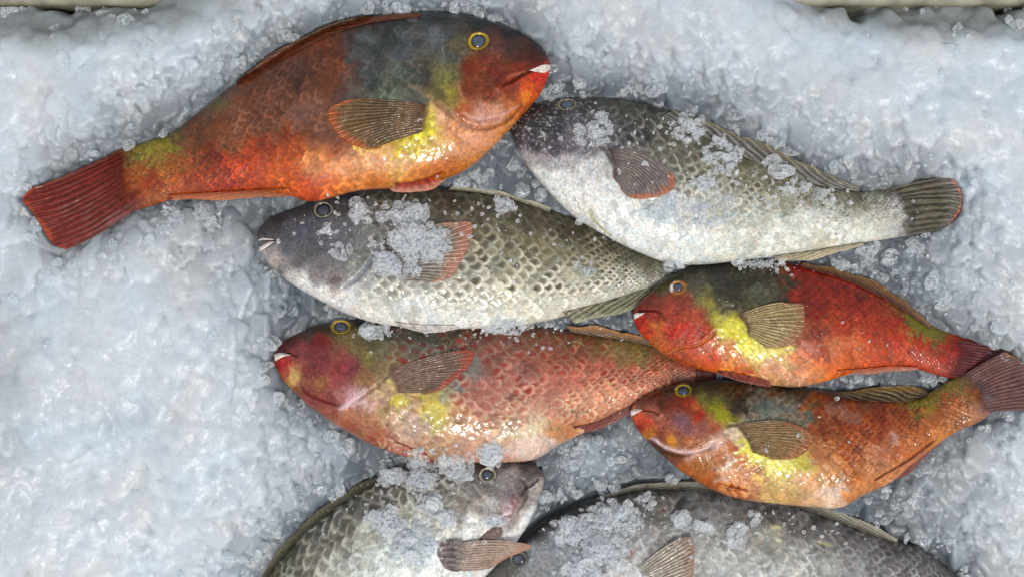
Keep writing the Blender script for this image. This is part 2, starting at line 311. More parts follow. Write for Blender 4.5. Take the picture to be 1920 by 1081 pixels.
def fin(key, name, rails, rays, cin, cout, edge=None, lift=(0.001, 0.004), zabs=None, th=0.0007, label=None, alpha=None, ew=.12, dark=None, ragged=.02, na=110, nr=46, corr=0.0005, mid=None, rk=.45, slant=0):
    """rails: [root polyline, (mid polyline), outer polyline] in photo px. lift: height above own body at root / tip; zabs: absolute tip height"""
    D = ROOTS[key]; R = [resample(r, na) for r in rails]; tail = name == 'tail_fin'; pec = name == 'pectoral_fin' and zabs is None
    if tail: d0 = R[1] - R[0]; R[0] = R[0] - d0 / np.hypot(*d0.T)[:, None] * 30
    if pec: na = 240; R = [resample(r, na) for r in rails]; rays = int(rays * 1.0); rk *= .7; corr *= .4; cin, cout = [tuple(min(255, c * 1.22 + 4) for c in q_) for q_ in (cin, cout)]; alpha = .55 if alpha is None else alpha
    t = np.linspace(0, 1, nr)[:, None, None]
    if len(R) == 3:
        A, M_, B = R; vr = np.linspace(-1, 1, na)[None, :, None]; t = t * (1 - (.03 if tail else .13) * np.abs(vr) ** 7); G = A * (2 * (t - .5) * (t - 1)) + M_ * (-4 * t * (t - 1)) + B * (2 * t * (t - .5))
    else:
        A, B = R; G = A * (1 - t) + B * t
    v = np.linspace(0, 1, na)[None, :] + 0 * t[..., 0]; tt = np.linspace(0, 1, nr)[:, None] + 0 * v
    rag = (fbm(v * rays * 1.0, tt * 0 + 3, 2, 1) - .5) * 2 * ragged
    d = (R[-1] - R[0]) if len(R) == 2 else (R[-1] - R[1])
    G = G + d[None] * (rag * tt ** 4)[..., None]
    px, py = G[..., 0], G[..., 1]
    zb = zat(D['Z'], px, py)
    if zabs is not None:
        z_root = zat(D['Z'], R[0][:, 0], R[0][:, 1])[None, :]
        z = z_root * (1 - tt) + zabs * tt + lift[0]
        if tail: ov = zat((D['Z'] > -1) * D['own'], px, py); z = np.maximum(z, np.where(ov > .02, zb + .0007, -9)); z[1:] = (z[1:] + z[:-1]) / 2
    else:
        z = zb + lift[0] * (1 - tt) + lift[1] * tt
    ph = v * rays + tt * slant + (fbm(v * 5 + rays, tt * 2, 3, 2) - .5) * 1.1
    r = 0.5 + 0.5 * np.cos(ph * 2 * math.pi); fork = 0.5 + 0.5 * np.cos(ph * 4 * math.pi); r = r * (1 - sst(.5, .9, tt) * .6) + fork * sst(.5, .9, tt) * .6
    z = z + r * corr * np.sin(np.clip(tt * 1.2, 0, 1) * math.pi / 2) + (fbm(px / 22, py / 22, 2, 0) - .5) * 0.0016 * tt
    rk = rk * (.45 + 1.1 * fbm(v * 7, tt * 3 + rays, 2, 3))
    ci, co = lin(cin), lin(cout); col = ci * (1 - tt[..., None]) + co * tt[..., None]
    if mid is not None:
        w = np.exp(-((tt - .5) / .22) ** 2)[..., None] * .8; col = col * (1 - w) + lin(mid) * w
    col = col * (1 - rk + 1.7 * rk * sst(.1, .7, r))[..., None] * (1 + (fbm(px / 9, py / 9, 3, 1) - .5)[..., None] * .8)
    if edge is not None:
        e = (sst(1 - ew * 3.2, 1 - ew * .3, tt + (fbm(v * 12, tt * 2, 3, 3) - .5) * .16) * .8)[..., None]; col = col * (1 - e) + lin(edge) * e * (0.75 + .5 * r[..., None])
    if dark is not None:
        e = ((1 - sst(.03, .22, tt)) * .85)[..., None]; col = col * (1 - e) + lin(dark) * e
    col = np.clip(col, .004, .85)
    if key in 'ADEF': col = col * np.array([.92, .96, .74])
    if alpha is None and len(rails) == 3 and (zabs is None or tail): alpha = .93
    if alpha is not None:
        al = alpha + (1 - alpha) * np.clip(sst(.4, .8, r) + sst(.75, 1, 1 - tt) * .8, 0, 1); col = np.concatenate([col, al[..., None]], -1)
    top = P(px, py, z); bot = P(px, py, z - th * (1 - .5 * tt))
    n, m = nr, na; V = np.concatenate([top.reshape(-1, 3), bot.reshape(-1, 3)]); k = n * m
    F = [gridF(n, m), gridF(n, m, off=k)[:, ::-1]]
    idx = np.arange(k).reshape(n, m)
    for e in (idx[0], idx[-1], idx[:, 0], idx[:, -1]):
        F.append(np.stack([e[:-1], e[1:], e[1:] + k, e[:-1] + k], 1))
    if col.shape[-1] == 4 and len(rails) == 3: col[..., 3] = col[..., 3] * sst(-.01, .30 if tail else .13, tt + ((fbm(px / 8, py / 8, 3, 2) - .5) * .2 if tail else 0))
    cc = col.reshape(k, -1)
    o = make_mesh(name, V, np.concatenate(F), M_fina if alpha is not None else M_fin, D['root'], np.vstack([cc, cc]))
    if label: o['label'] = label
    splat(px.ravel(), py.ravel(), z.ravel()); MK = np.full((GH, GW), -9.0); splat(px.ravel(), py.ravel(), z.ravel(), MK)
    mm = MK > -1; MASK[mm] = 1; MZ[mm] = np.where(MZ[mm] == 0, D['z0'] - .004, MZ[mm])
    return o

def eye(key, x, y, rx, ry, ang, ring, outer, bulge=.0034, pup=.55, ringw=(.55, .86), inner=None, hl=None, pupc=(74, 86, 104)):
    D = ROOTS[key]; nr, na = 26, 72; r = np.linspace(0, 1, nr)[:, None]; th = np.linspace(0, 2 * math.pi, na, endpoint=False)[None]
    ca, sa = math.cos(math.radians(ang)), math.sin(math.radians(ang))
    wob = 1 + .04 * np.cos(2 * th + 1) + .02 * np.cos(3 * th)
    ex, ey = r * rx * np.cos(th) * wob, r * ry * np.sin(th) * wob; px = x + ex * ca - ey * sa; py = y + ex * sa + ey * ca
    zb = zat(D['Zs'], px, py)
    z = zb + bulge * (1 - r ** 2) * .8 + bulge * .55 * np.exp(-((r - .78) / .12) ** 2) - .0008 * sst(.86, 1, r)
    rr = r + 0 * th; col = np.zeros(rr.shape + (3,)) + lin(outer)
    w = (sst(ringw[0] - .06, ringw[0] + .03, rr) * (1 - sst(ringw[1] - .05, ringw[1] + .05, rr)))[..., None]
    ns = (.45 + .95 * fbm(px / 4, py / 4, 3, 1))[..., None] * (.8 + .25 * np.cos(th + 2.2) + 0 * r)[..., None]
    ii = lin(inner if inner is not None else (40, 45, 50)); wi = (1 - sst(ringw[0] - .1, ringw[0], rr))[..., None]
    col = col * (1 - wi) + ii * .35 * wi; col = col * (.6 + .8 * fbm(px / 5, py / 5, 3, 2))[..., None]; col = (col * (1 - w) + lin(ring) * w * ns)
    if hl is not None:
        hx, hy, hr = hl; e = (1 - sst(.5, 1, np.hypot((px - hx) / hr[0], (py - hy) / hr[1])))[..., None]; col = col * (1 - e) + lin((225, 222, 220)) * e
    V = P(px, py, z).reshape(-1, 3)
    o = make_mesh("eye", V, gridF(nr, na, True), M_eye, D['root'], col.reshape(-1, 3))
    nr2 = 12; r = np.linspace(0, 1, nr2)[:, None]; th = np.linspace(0, 2 * math.pi, 48, endpoint=False)[None]
    ex, ey = r * rx * pup * np.cos(th), r * ry * pup * np.sin(th); px = x + ex * ca - ey * sa; py = y + ex * sa + ey * ca
    z0_ = zat(D['Zs'], px, py)
    z = z0_ + bulge * .8 + 0.0012 * (1 - r ** 2) ** .8 - .0003
    p = make_mesh("pupil", P(px, py, z).reshape(-1, 3), gridF(nr2, 48, True), M_pupil, o, ((lin(pupc) * (1 - .85 * sst(.55, 1, r))[..., None] + 0 * th[..., None]) * (.7 + .6 * fbm(px / 4, py / 4, 2, 1))[..., None]).reshape(-1, 3))
    p.matrix_parent_inverse = o.matrix_world.inverted()
    return o

def patch_strip(key, name, a, b, mat, bulge=.0014, n=60, m=10, col=None, lift=.0003, label=None):
    """tapered strip between rails a and b lying on the body"""
    D = ROOTS[key]; A, B = resample(a, n), resample(b, n); t = np.linspace(0, 1, m)[None, :, None]
    G = A[:, None] * (1 - t) + B[:, None] * t; px, py = G[..., 0], G[..., 1]; tt = t[..., 0] + 0 * px
    z = zat(D['Z'], px, py) + lift + bulge * (1 - (2 * tt - 1) ** 2); k = n * m
    V = np.concatenate([P(px, py, z).reshape(-1, 3), P(px, py, z - .0016 - bulge).reshape(-1, 3)])
    F = [gridF(n, m), gridF(n, m, off=k)[:, ::-1]]; idx = np.arange(k).reshape(n, m)
    for e in (idx[0], idx[-1], idx[:, 0], idx[:, -1]): F.append(np.stack([e[:-1], e[1:], e[1:] + k, e[:-1] + k], 1))
    c = None
    if col is not None:
        c = lin(col)[None] * (0.7 + .6 * fbm(px.ravel() / 5, py.ravel() / 5, 3, 2))[:, None]; c = np.vstack([c, c])
    o = make_mesh(name, V, np.concatenate(F), mat, D['root'], c)
    if label: o['label'] = label
    return o
# ------------------------------------------------------------------ the eight fish (outlines and skin colours read off the photograph)
OR = (200, 90, 45)
# ---- large red and grey fish at the top, facing right
fish('A', [(1030,118,1031,130),(1020,96,1022,160),(992,72,1003,190),(945,48,975,222),(890,31,935,265),(820,22,880,315),(745,25,820,340),(670,38,750,352),
 (600,62,670,358),(540,95,588,378),(490,127,530,364),(445,155,470,361),(405,186,420,364),(365,217,375,367),(325,248,330,372),(275,266,285,386),(225,281,240,399),(190,300,212,410)],
 0.030, 0.027, 0.007, -0.006, [
 (1012,92,(42,24,24)),(960,56,(38,35,35)),(900,38,(44,46,46)),(820,30,(48,51,51)),(740,38,(52,54,50)),(670,50,(60,45,38)),(600,75,(100,40,24)),(540,105,(95,42,28)),(480,142,(105,55,40)),(430,180,(100,66,48)),(380,220,(100,62,46)),(340,250,(88,68,38)),
 (700,90,(66,71,71)),(760,90,(74,78,80)),(820,70,(88,92,95)),(850,110,(76,78,76)),(700,150,(68,74,70)),(760,150,(78,85,76)),(800,150,(64,62,58)),(730,190,(90,102,88)),(780,195,(86,88,80)),(830,180,(80,74,48)),(670,110,(70,68,66)),(660,180,(88,80,72)),
 (835,150,(120,115,62)),(840,178,(150,138,52)),(850,125,(100,98,68)),(862,92,(95,90,66)),(845,200,(150,128,62)),
 (960,90,(72,50,48)),(928,92,(98,62,60)),(925,112,(112,48,48)),(980,105,(70,32,36)),(1005,105,(68,26,30)),(880,128,(118,42,32)),(930,140,(112,38,26)),(980,128,(120,42,34)),(880,170,(115,42,24)),(920,180,(125,46,28)),(960,162,(145,50,32)),(1010,148,(185,48,24)),(1000,172,(205,80,30)),(980,182,(195,82,42)),(1018,140,(190,40,28)),
 (900,217,(200,140,125)),(930,208,(205,145,125)),(960,202,(190,105,75)),(868,208,(165,82,62)),
 (980,207,(195,95,42)),(950,237,(205,130,82)),(900,250,(225,150,118)),(850,240,(222,140,102)),(830,215,(228,170,138)),(820,262,(225,178,90)),(870,290,(210,130,78)),(820,312,(185,98,42)),(760,300,(220,150,105)),(700,310,(225,148,105)),(640,312,(215,130,86)),(600,310,(205,120,80)),(620,345,(190,85,42)),(700,338,(205,110,62)),(580,355,(178,66,30)),(790,330,(188,108,58)),(850,305,(182,94,46)),
 (800,238,(218,198,45)),(812,225,(212,190,70)),(760,285,(218,190,55)),(742,292,(208,178,42)),(700,285,(205,152,60)),(780,262,(205,175,35)),
 (640,120,(98,50,42)),(620,160,(104,52,44)),(590,120,(88,46,38)),(640,170,(88,56,50)),(560,130,(82,50,44)),(590,200,(112,66,58)),(560,230,(110,70,62)),(600,250,(108,62,52)),(640,260,(122,66,52)),(640,285,(145,70,50)),(520,160,(92,54,48)),(500,200,(104,62,56)),(470,190,(100,52,44)),(450,230,(110,65,56)),(500,250,(112,65,56)),(420,230,(112,60,48)),(430,265,(118,66,52)),(400,300,(115,40,26)),
 (550,250,(125,46,22)),(540,290,(168,68,30)),(500,280,(135,42,18)),(480,300,(158,56,24)),(520,320,(172,72,32)),(450,320,(162,50,20)),(420,320,(145,42,16)),(480,345,(162,56,20)),(420,350,(148,42,14)),(540,345,(178,76,32)),(380,330,(148,52,22)),(350,350,(148,56,24)),(370,300,(122,56,38)),
 (405,196,(105,92,44)),(330,268,(132,124,36)),(290,280,(132,124,40)),(255,292,(118,108,42)),(250,302,(128,114,50)),(300,300,(138,112,46)),(352,270,(108,62,48)),(362,240,(98,54,40)),(320,320,(145,78,42)),(280,345,(138,48,22)),(260,330,(148,78,42)),(240,320,(142,62,42)),(220,310,(124,42,34)),(230,360,(148,62,36)),(240,385,(126,36,28)),(290,372,(138,62,28)),(200,330,(118,40,32)),(205,390,(120,38,30))],
 dict(rows=12, head=.26, rim=.36, rimv=[(-1,.5),(0,.9),(.4,1.2),(1,1.4)], core=.3, relief=1.0, mottle=.5, seed=3, sat=1.04), k_alb=.92,
 strokes=[([(858,150),(862,172),(872,196)],2.4,(200,130,120),.55,.0004),([(800,170),(815,190),(845,215),(880,238),(915,241),(950,228),(985,195)],3.2,(90,40,30),.6,.0012),
  ([(935,165),(965,150),(990,135),(1012,129),(1030,127)],2.6,(60,15,18),.8,.0014),([(948,148),(965,140),(992,134)],2.2,(190,120,120),.5,.0),([(862,208),(885,222),(915,222),(945,214),(975,196)],2.0,(230,190,180),.55,.0003),
  ([(828,80),(832,110),(828,140)],1.8,(125,128,128),.5,0),([(845,210),(862,232),(885,246)],2,(240,200,180),.4,0),([(690,262),(720,300),(745,318)],1.6,(240,190,160),.3,0)],
 label="largest parrotfish, red tailed and dark grey shouldered, facing right at the top of the display",
 blobs=[(690,70,22,14,20,(120,122,124),.3),(815,65,12,22,10,(118,120,124),.35),(560,215,60,25,-20,(125,95,90),.25),(700,300,60,26,0,(235,175,140),.25),(880,270,50,22,-20,(232,168,140),.3),(985,180,14,10,-40,(225,130,40),.6)])
fin('A','tail_fin',[[(232,278),(226,320),(232,360),(246,400)],[(130,326),(140,365),(160,410),(182,440)],[(58,352),(43,374),(62,400),(78,425),(96,455),(120,469)]],13,(104,32,22),(112,30,24),edge=(168,62,34),ew=.02,lift=(.0005,.001),zabs=.026,dark=None,rk=.34,mid=(108,32,26),nr=60,corr=.0004,ragged=.012)
fin('A','dorsal_fin',[[(445,160),(500,126),(560,95),(620,66),(690,44),(790,32)],[(443,153),(494,113),(550,80),(612,50),(685,31),(790,24)]],10,(90,45,30),(125,52,32),edge=(80,60,40),ew=.2,lift=(.0006,.0016),th=.0006,slant=3.2,rk=.45,ragged=.15)
fin('A','anal_fin',[[(315,366),(380,362),(450,358),(545,352)],[(320,375),(390,374),(460,372),(550,366)]],6,(155,70,30),(178,84,70),edge=(190,120,90),ew=.3,zabs=.027,slant=3.2,rk=.45,ragged=.25)
fin('A','pelvic_fin',[[(830,322),(800,335),(770,342),(740,344)],[(846,328),(812,354),(778,360),(742,360),(730,354)]],7,(160,52,30),(172,52,30),edge=(215,150,140),ew=.25,zabs=.0335,rk=.25)
fin('A','pectoral_fin',[[(806,198),(808,210),(804,226),(800,246)],[(715,186),(715,214),(720,244),(728,268)],[(638,187),(614,210),(628,246),(652,268),(690,281),(716,280)]],17,(96,66,52),(98,72,48),edge=(195,92,52),ew=.04,mid=(82,66,40),lift=(.0012,.0035),dark=(80,48,48),rk=.3,corr=.0008,label="olive brown fin with an orange rim")
patch_strip('A','beak',[(992,132),(1005,127),(1018,122),(1031,122)],[(992,133),(1006,135),(1020,137),(1031,131)],M_beak,.001,lift=.0012)
eye('A',897,77,23,20,-5,(196,160,18),(84,68,22),pup=.58,ringw=(.62,.86),inner=(60,66,74))

# ---- grey fish upper right
fish('B', [(957,232,958,248),(970,211,964,268),(998,197,980,300),(1060,186,1020,350),(1120,183,1075,405),(1180,188,1135,442),(1240,203,1195,472),(1300,230,1255,493),(1360,260,1320,496),
 (1420,290,1390,488),(1480,318,1460,480),(1540,343,1540,468),(1600,358,1610,456),(1650,356,1660,449),(1700,352,1712,440),(1725,350,1735,432)],
 0.025, 0.026, 0.007, -0.005, [
 (962,235,(52,44,48)),(990,210,(44,42,42)),(1040,200,(44,44,44)),(1100,195,(58,56,52)),(1160,200,(56,52,42)),(1220,212,(58,52,38)),(1270,230,(60,54,38)),(1000,240,(46,44,48)),(1040,240,(58,56,62)),(1080,230,(80,78,86)),(1120,245,(92,90,98)),(975,260,(60,50,58)),(1000,275,(62,50,62)),(1040,280,(66,52,66)),(1070,275,(84,72,88)),(1100,275,(100,92,104)),
 (990,295,(150,142,142)),(1020,305,(140,130,136)),(1050,305,(165,160,162)),(1080,295,(150,145,152)),(1010,325,(200,204,198)),(1050,340,(208,210,206)),(1100,310,(196,198,194)),(1120,330,(196,194,190)),(1060,370,(212,214,208)),(1110,360,(210,212,208)),(1140,370,(208,212,210)),(1100,395,(206,202,188)),
 (1180,225,(60,58,52)),(1200,250,(55,54,50)),(1160,260,(75,75,80)),(1240,260,(78,74,58)),(1180,280,(110,110,106)),(1240,300,(105,102,84)),(1290,280,(92,86,62)),(1290,330,(120,116,92)),(1330,280,(86,80,52)),(1340,330,(120,114,78)),(1380,300,(95,88,50)),(1400,340,(125,118,78)),(1450,340,(110,102,62)),(1500,350,(112,104,62)),(1480,380,(150,148,118)),(1550,370,(110,104,60)),(1590,385,(125,122,88)),(1610,370,(78,74,44)),
 (1170,400,(208,216,212)),(1210,420,(206,214,210)),(1240,400,(200,206,202)),(1290,400,(190,192,182)),(1330,390,(175,176,160)),(1380,390,(170,170,148)),(1430,400,(176,178,158)),(1260,450,(205,212,206)),(1300,470,(195,204,196)),(1350,450,(200,204,190)),(1400,440,(198,200,180)),(1450,440,(206,210,196)),(1500,420,(200,204,192)),(1550,420,(208,212,202)),(1380,475,(192,194,178)),(1500,460,(200,200,182)),(1580,440,(214,216,202)),(1620,430,(196,198,178)),(1580,408,(180,180,166)),
 (1640,370,(120,120,100)),(1660,390,(150,148,140)),(1650,415,(175,174,158)),(1690,380,(140,136,136)),(1690,420,(165,162,156)),(1710,400,(135,128,130)),(1730,390,(100,92,86)),(1660,360,(105,102,84)),(1550,460,(190,186,158))],
 dict(irr=.7, rows=11, head=.24, rim=.55, rimc=(205,205,195), rimv=[(-1,.15),(-.3,.5),(.2,1),(.7,.5),(1,.2)], core=.5, corec=(58,54,38), corev=[(-1,1),(-.2,1),(.15,.55),(.5,.12),(1,.03)], mottle=.4, clean=.7, sat=.66, seed=1.3, relief=1.2), k_alb=1.16,
 strokes=[([(1095,300),(1110,288),(1122,275)],2.5,(90,80,84),.5,.0008),([(1130,276),(1140,290),(1146,305)],3,(50,28,34),.7,.001),([(1122,276),(1132,277)],3,(40,20,25),.7,.001),([(958,236),(972,228),(985,232)],1.8,(25,20,22),.6,.0006)],
 label="grey parrotfish with a white belly facing left on the upper right, under scattered ice crumbs",
 pores=.16, blobs=[(1215,255,18,9,80,(28,28,26),.5),(1250,250,10,6,0,(25,24,20),.5),(1180,262,12,6,60,(28,28,28),.5)])
fin('B','tail_fin',[[(1672,354),(1705,372),(1718,400),(1708,441)],[(1736,338),(1752,364),(1758,392),(1748,434)],[(1788,336),(1798,352),(1803,372),(1800,396),(1784,416),(1766,427)]],9,(78,72,60),(112,108,98),edge=(205,115,85),ew=.02,lift=(.0012,.001),zabs=.019,rk=.55,nr=56,corr=.001,mid=(74,68,50),ragged=.02)
fin('B','dorsal_fin',[[(1240,220),(1320,256),(1400,296),(1470,326),(1540,348),(1612,359)],[(1262,206),(1345,237),(1430,270),(1500,302),(1560,330),(1612,352)]],12,(118,116,110),(134,130,122),edge=(150,140,112),ew=.12,zabs=.021,slant=3.2,rk=.4,alpha=.5,ragged=.15,nr=30)
fin('B','anal_fin',[[(1450,480),(1510,473),(1560,464),(1618,455)],[(1460,490),(1520,486),(1570,474),(1620,459)]],6,(150,145,118),(128,122,100),edge=(190,180,150),ew=.35,zabs=.022,slant=3.2,rk=.45,ragged=.2)
fin('B','pectoral_fin',[[(1134,279),(1140,294),(1145,312),(1148,332)],[(1208,288),(1200,312),(1188,338),(1164,352)],[(1279,345),(1262,356),(1240,367),(1206,373),(1178,370),(1158,352)]],16,(92,84,80),(104,94,92),edge=(200,108,58),ew=.035,lift=(.001,.003),dark=(70,48,50),rk=.3,corr=.0008)
fin('B','pelvic_fin',[[(1106,394),(1106,404),(1112,416)],[(1152,420),(1148,434),(1142,440)],[(1204,458),(1200,464),(1190,465)]],8,(176,172,146),(150,140,112),edge=(190,130,86),ew=.05,zabs=.036,rk=.35)
eye('B',1063,196,19,12,-2,(150,138,100),(52,50,50),pup=.62,ringw=(.74,.95),inner=(78,76,80),bulge=.002)

# ---- middle grey fish
fish('C', [(483,437,484,458),(491,421,492,480),(515,403,515,505),(560,385,548,533),(610,367,600,563),(665,354,650,588),(730,348,705,605),(800,347,775,614),(870,351,850,616),(940,362,930,614),
 (1000,378,1000,606),(1060,400,1060,592),(1120,428,1120,574),(1180,460,1180,556),(1240,489,1235,545),(1300,512,1290,552)],
 0.013, 0.027, 0.008, -0.010, [
 (492,430,(66,62,66)),(520,410,(55,50,54)),(560,392,(60,55,60)),(540,430,(74,76,88)),(570,430,(78,82,94)),(600,420,(80,84,94)),(540,460,(82,84,92)),(500,455,(84,82,84)),(580,470,(78,78,84)),(630,440,(88,92,98)),(640,470,(90,92,96)),(500,478,(150,140,138)),(515,490,(165,150,146)),(530,500,(120,112,112)),(560,490,(92,88,90)),(600,500,(98,94,98)),(640,500,(105,102,104)),(545,515,(180,172,166)),(590,520,(125,116,118)),(625,525,(120,108,104)),(660,505,(120,122,116)),
 (640,380,(70,72,74)),(680,400,(96,98,98)),(680,440,(104,106,106)),(650,365,(50,50,50)),(720,365,(62,60,52)),(760,360,(66,60,46)),(700,480,(108,112,106)),(690,520,(140,146,146)),(660,540,(195,194,192)),(600,548,(212,208,202)),(640,570,(208,206,202)),(570,530,(210,206,200)),(700,560,(186,188,182)),(700,590,(212,212,206)),(740,545,(148,148,142)),(760,580,(196,198,192)),(800,600,(208,210,206)),
 (740,400,(88,90,86)),(780,400,(82,78,62)),(820,380,(74,66,46)),(860,370,(66,58,42)),(900,385,(72,64,42)),(940,380,(70,60,40)),(980,400,(72,64,42)),(1020,420,(78,70,46)),(1060,430,(74,66,42)),(1100,450,(74,66,40)),(1140,470,(80,72,44)),(1180,485,(88,82,54)),(1220,500,(95,90,64)),(760,470,(110,112,114)),(800,520,(132,134,124)),
 (860,440,(102,96,70)),(900,430,(104,96,60)),(940,440,(108,100,62)),(980,460,(112,104,66)),(1020,470,(118,110,70)),(1060,480,(122,114,74)),(1100,490,(126,118,78)),(1140,500,(132,126,88)),(900,490,(130,126,92)),(950,500,(130,126,86)),(860,500,(130,130,108)),(1000,510,(150,146,112)),(1060,515,(165,160,130)),(1120,520,(160,156,132)),(1180,520,(150,148,128)),(1240,520,(125,122,104)),(850,560,(178,176,162)),(900,560,(186,182,160)),(950,555,(192,184,152)),(1000,555,(196,188,154)),(1050,550,(196,190,160)),(1100,545,(190,184,158)),
 (840,600,(210,212,206)),(900,600,(214,214,204)),(960,595,(210,208,192)),(1020,585,(206,202,180)),(1080,570,(204,200,178)),(1140,555,(188,184,162)),(1200,540,(160,158,140)),(1270,520,(110,108,90))],
 dict(irr=.45, rows=9.5, head=.235, rim=.62, rimc=(206,202,178), rimv=[(-1,.10),(-.3,.35),(.1,.9),(.5,1),(1,.3)], core=.8, corec=(64,60,40), corev=[(-1,.7),(-.3,1),(.1,1),(.45,.9),(.7,.35),(.9,.05),(1,0)], mottle=.36, clean=.7, sat=.70, seed=2.1, relief=1.4), k_alb=1.16,
 strokes=[([(486,449),(500,448),(514,450),(525,452)],2.4,(30,28,32),.8,.0014),([(705,458),(700,480),(685,505),(660,530),(640,542)],3.4,(96,106,124),.8,.0012),([(700,455),(705,440),(704,410),(700,390)],3,(70,68,64),.5,.0008),([(520,508),(530,512)],3,(50,45,50),.6,.0008),([(650,520),(664,505),(662,490)],1.6,(190,190,190),.4,0),
  ([(555,425),(575,420),(595,425)],1.4,(60,62,70),.3,0)],
 label="middle grey parrotfish facing left with a heap of ice over its side fin",
 blobs=[(625,525,12,7,0,(70,52,48),.5),(865,395,12,7,60,(35,25,18),.6),(900,415,8,14,-30,(38,26,18),.6),(945,430,8,14,-30,(40,28,18),.55),(985,430,8,14,-30,(45,36,22),.5),(740,560,14,14,0,(150,152,142),.5)])
fin('C','tail_fin',[[(1288,516),(1290,530),(1284,548)],[(1380,540),(1376,572),(1362,600)]],9,(80,74,62),(90,86,74),zabs=-.012,rk=.5,nr=24)
fin('C','dorsal_fin',[[(840,356),(900,362),(960,374),(1030,398)],[(850,348),(905,354),(965,366),(1034,390)]],6,(90,84,64),(150,146,124),edge=(185,180,160),ew=.3,zabs=.010,slant=3.2,rk=.35,ragged=.3)
fin('C','anal_fin',[[(1055,585),(1110,572),(1165,556),(1222,538)],[(1078,606),(1124,594),(1165,588),(1205,570)]],6,(120,118,94),(100,98,78),edge=(160,158,132),ew=.14,zabs=.016,slant=3.2,rk=.6,nr=30,corr=.0009)
fin('C','pelvic_fin',[[(742,603),(780,608),(820,609),(852,609)],[(748,611),(790,622),(825,622),(858,616)]],5,(206,200,194),(196,190,184),zabs=.021,rk=.15)
fin('C','pectoral_fin',[[(712,452),(722,474),(734,500),(748,526)],[(790,426),(800,460),(798,496),(788,528)],[(850,416),(884,418),(880,455),(864,492),(846,520),(826,530)]],18,(96,92,90),(118,110,98),edge=(200,135,110),ew=.09,lift=(.001,.0045),dark=(48,40,46),rk=.35,corr=.0009)
patch_strip('C','beak',[(485,449),(493,446),(504,447),(516,449)],[(485,452),(494,450),(505,450),(516,450)],M_beak,.0008,lift=.0008)
patch_strip('C','beak',[(486,465),(496,458),(505,454),(514,452)],[(487,472),(498,465),(508,458),(514,453)],M_beak,.001,lift=.0008)
eye('C',606,393,21,18,0,(172,166,140),(38,38,42),pup=.58,ringw=(.68,.84),inner=(96,104,112))

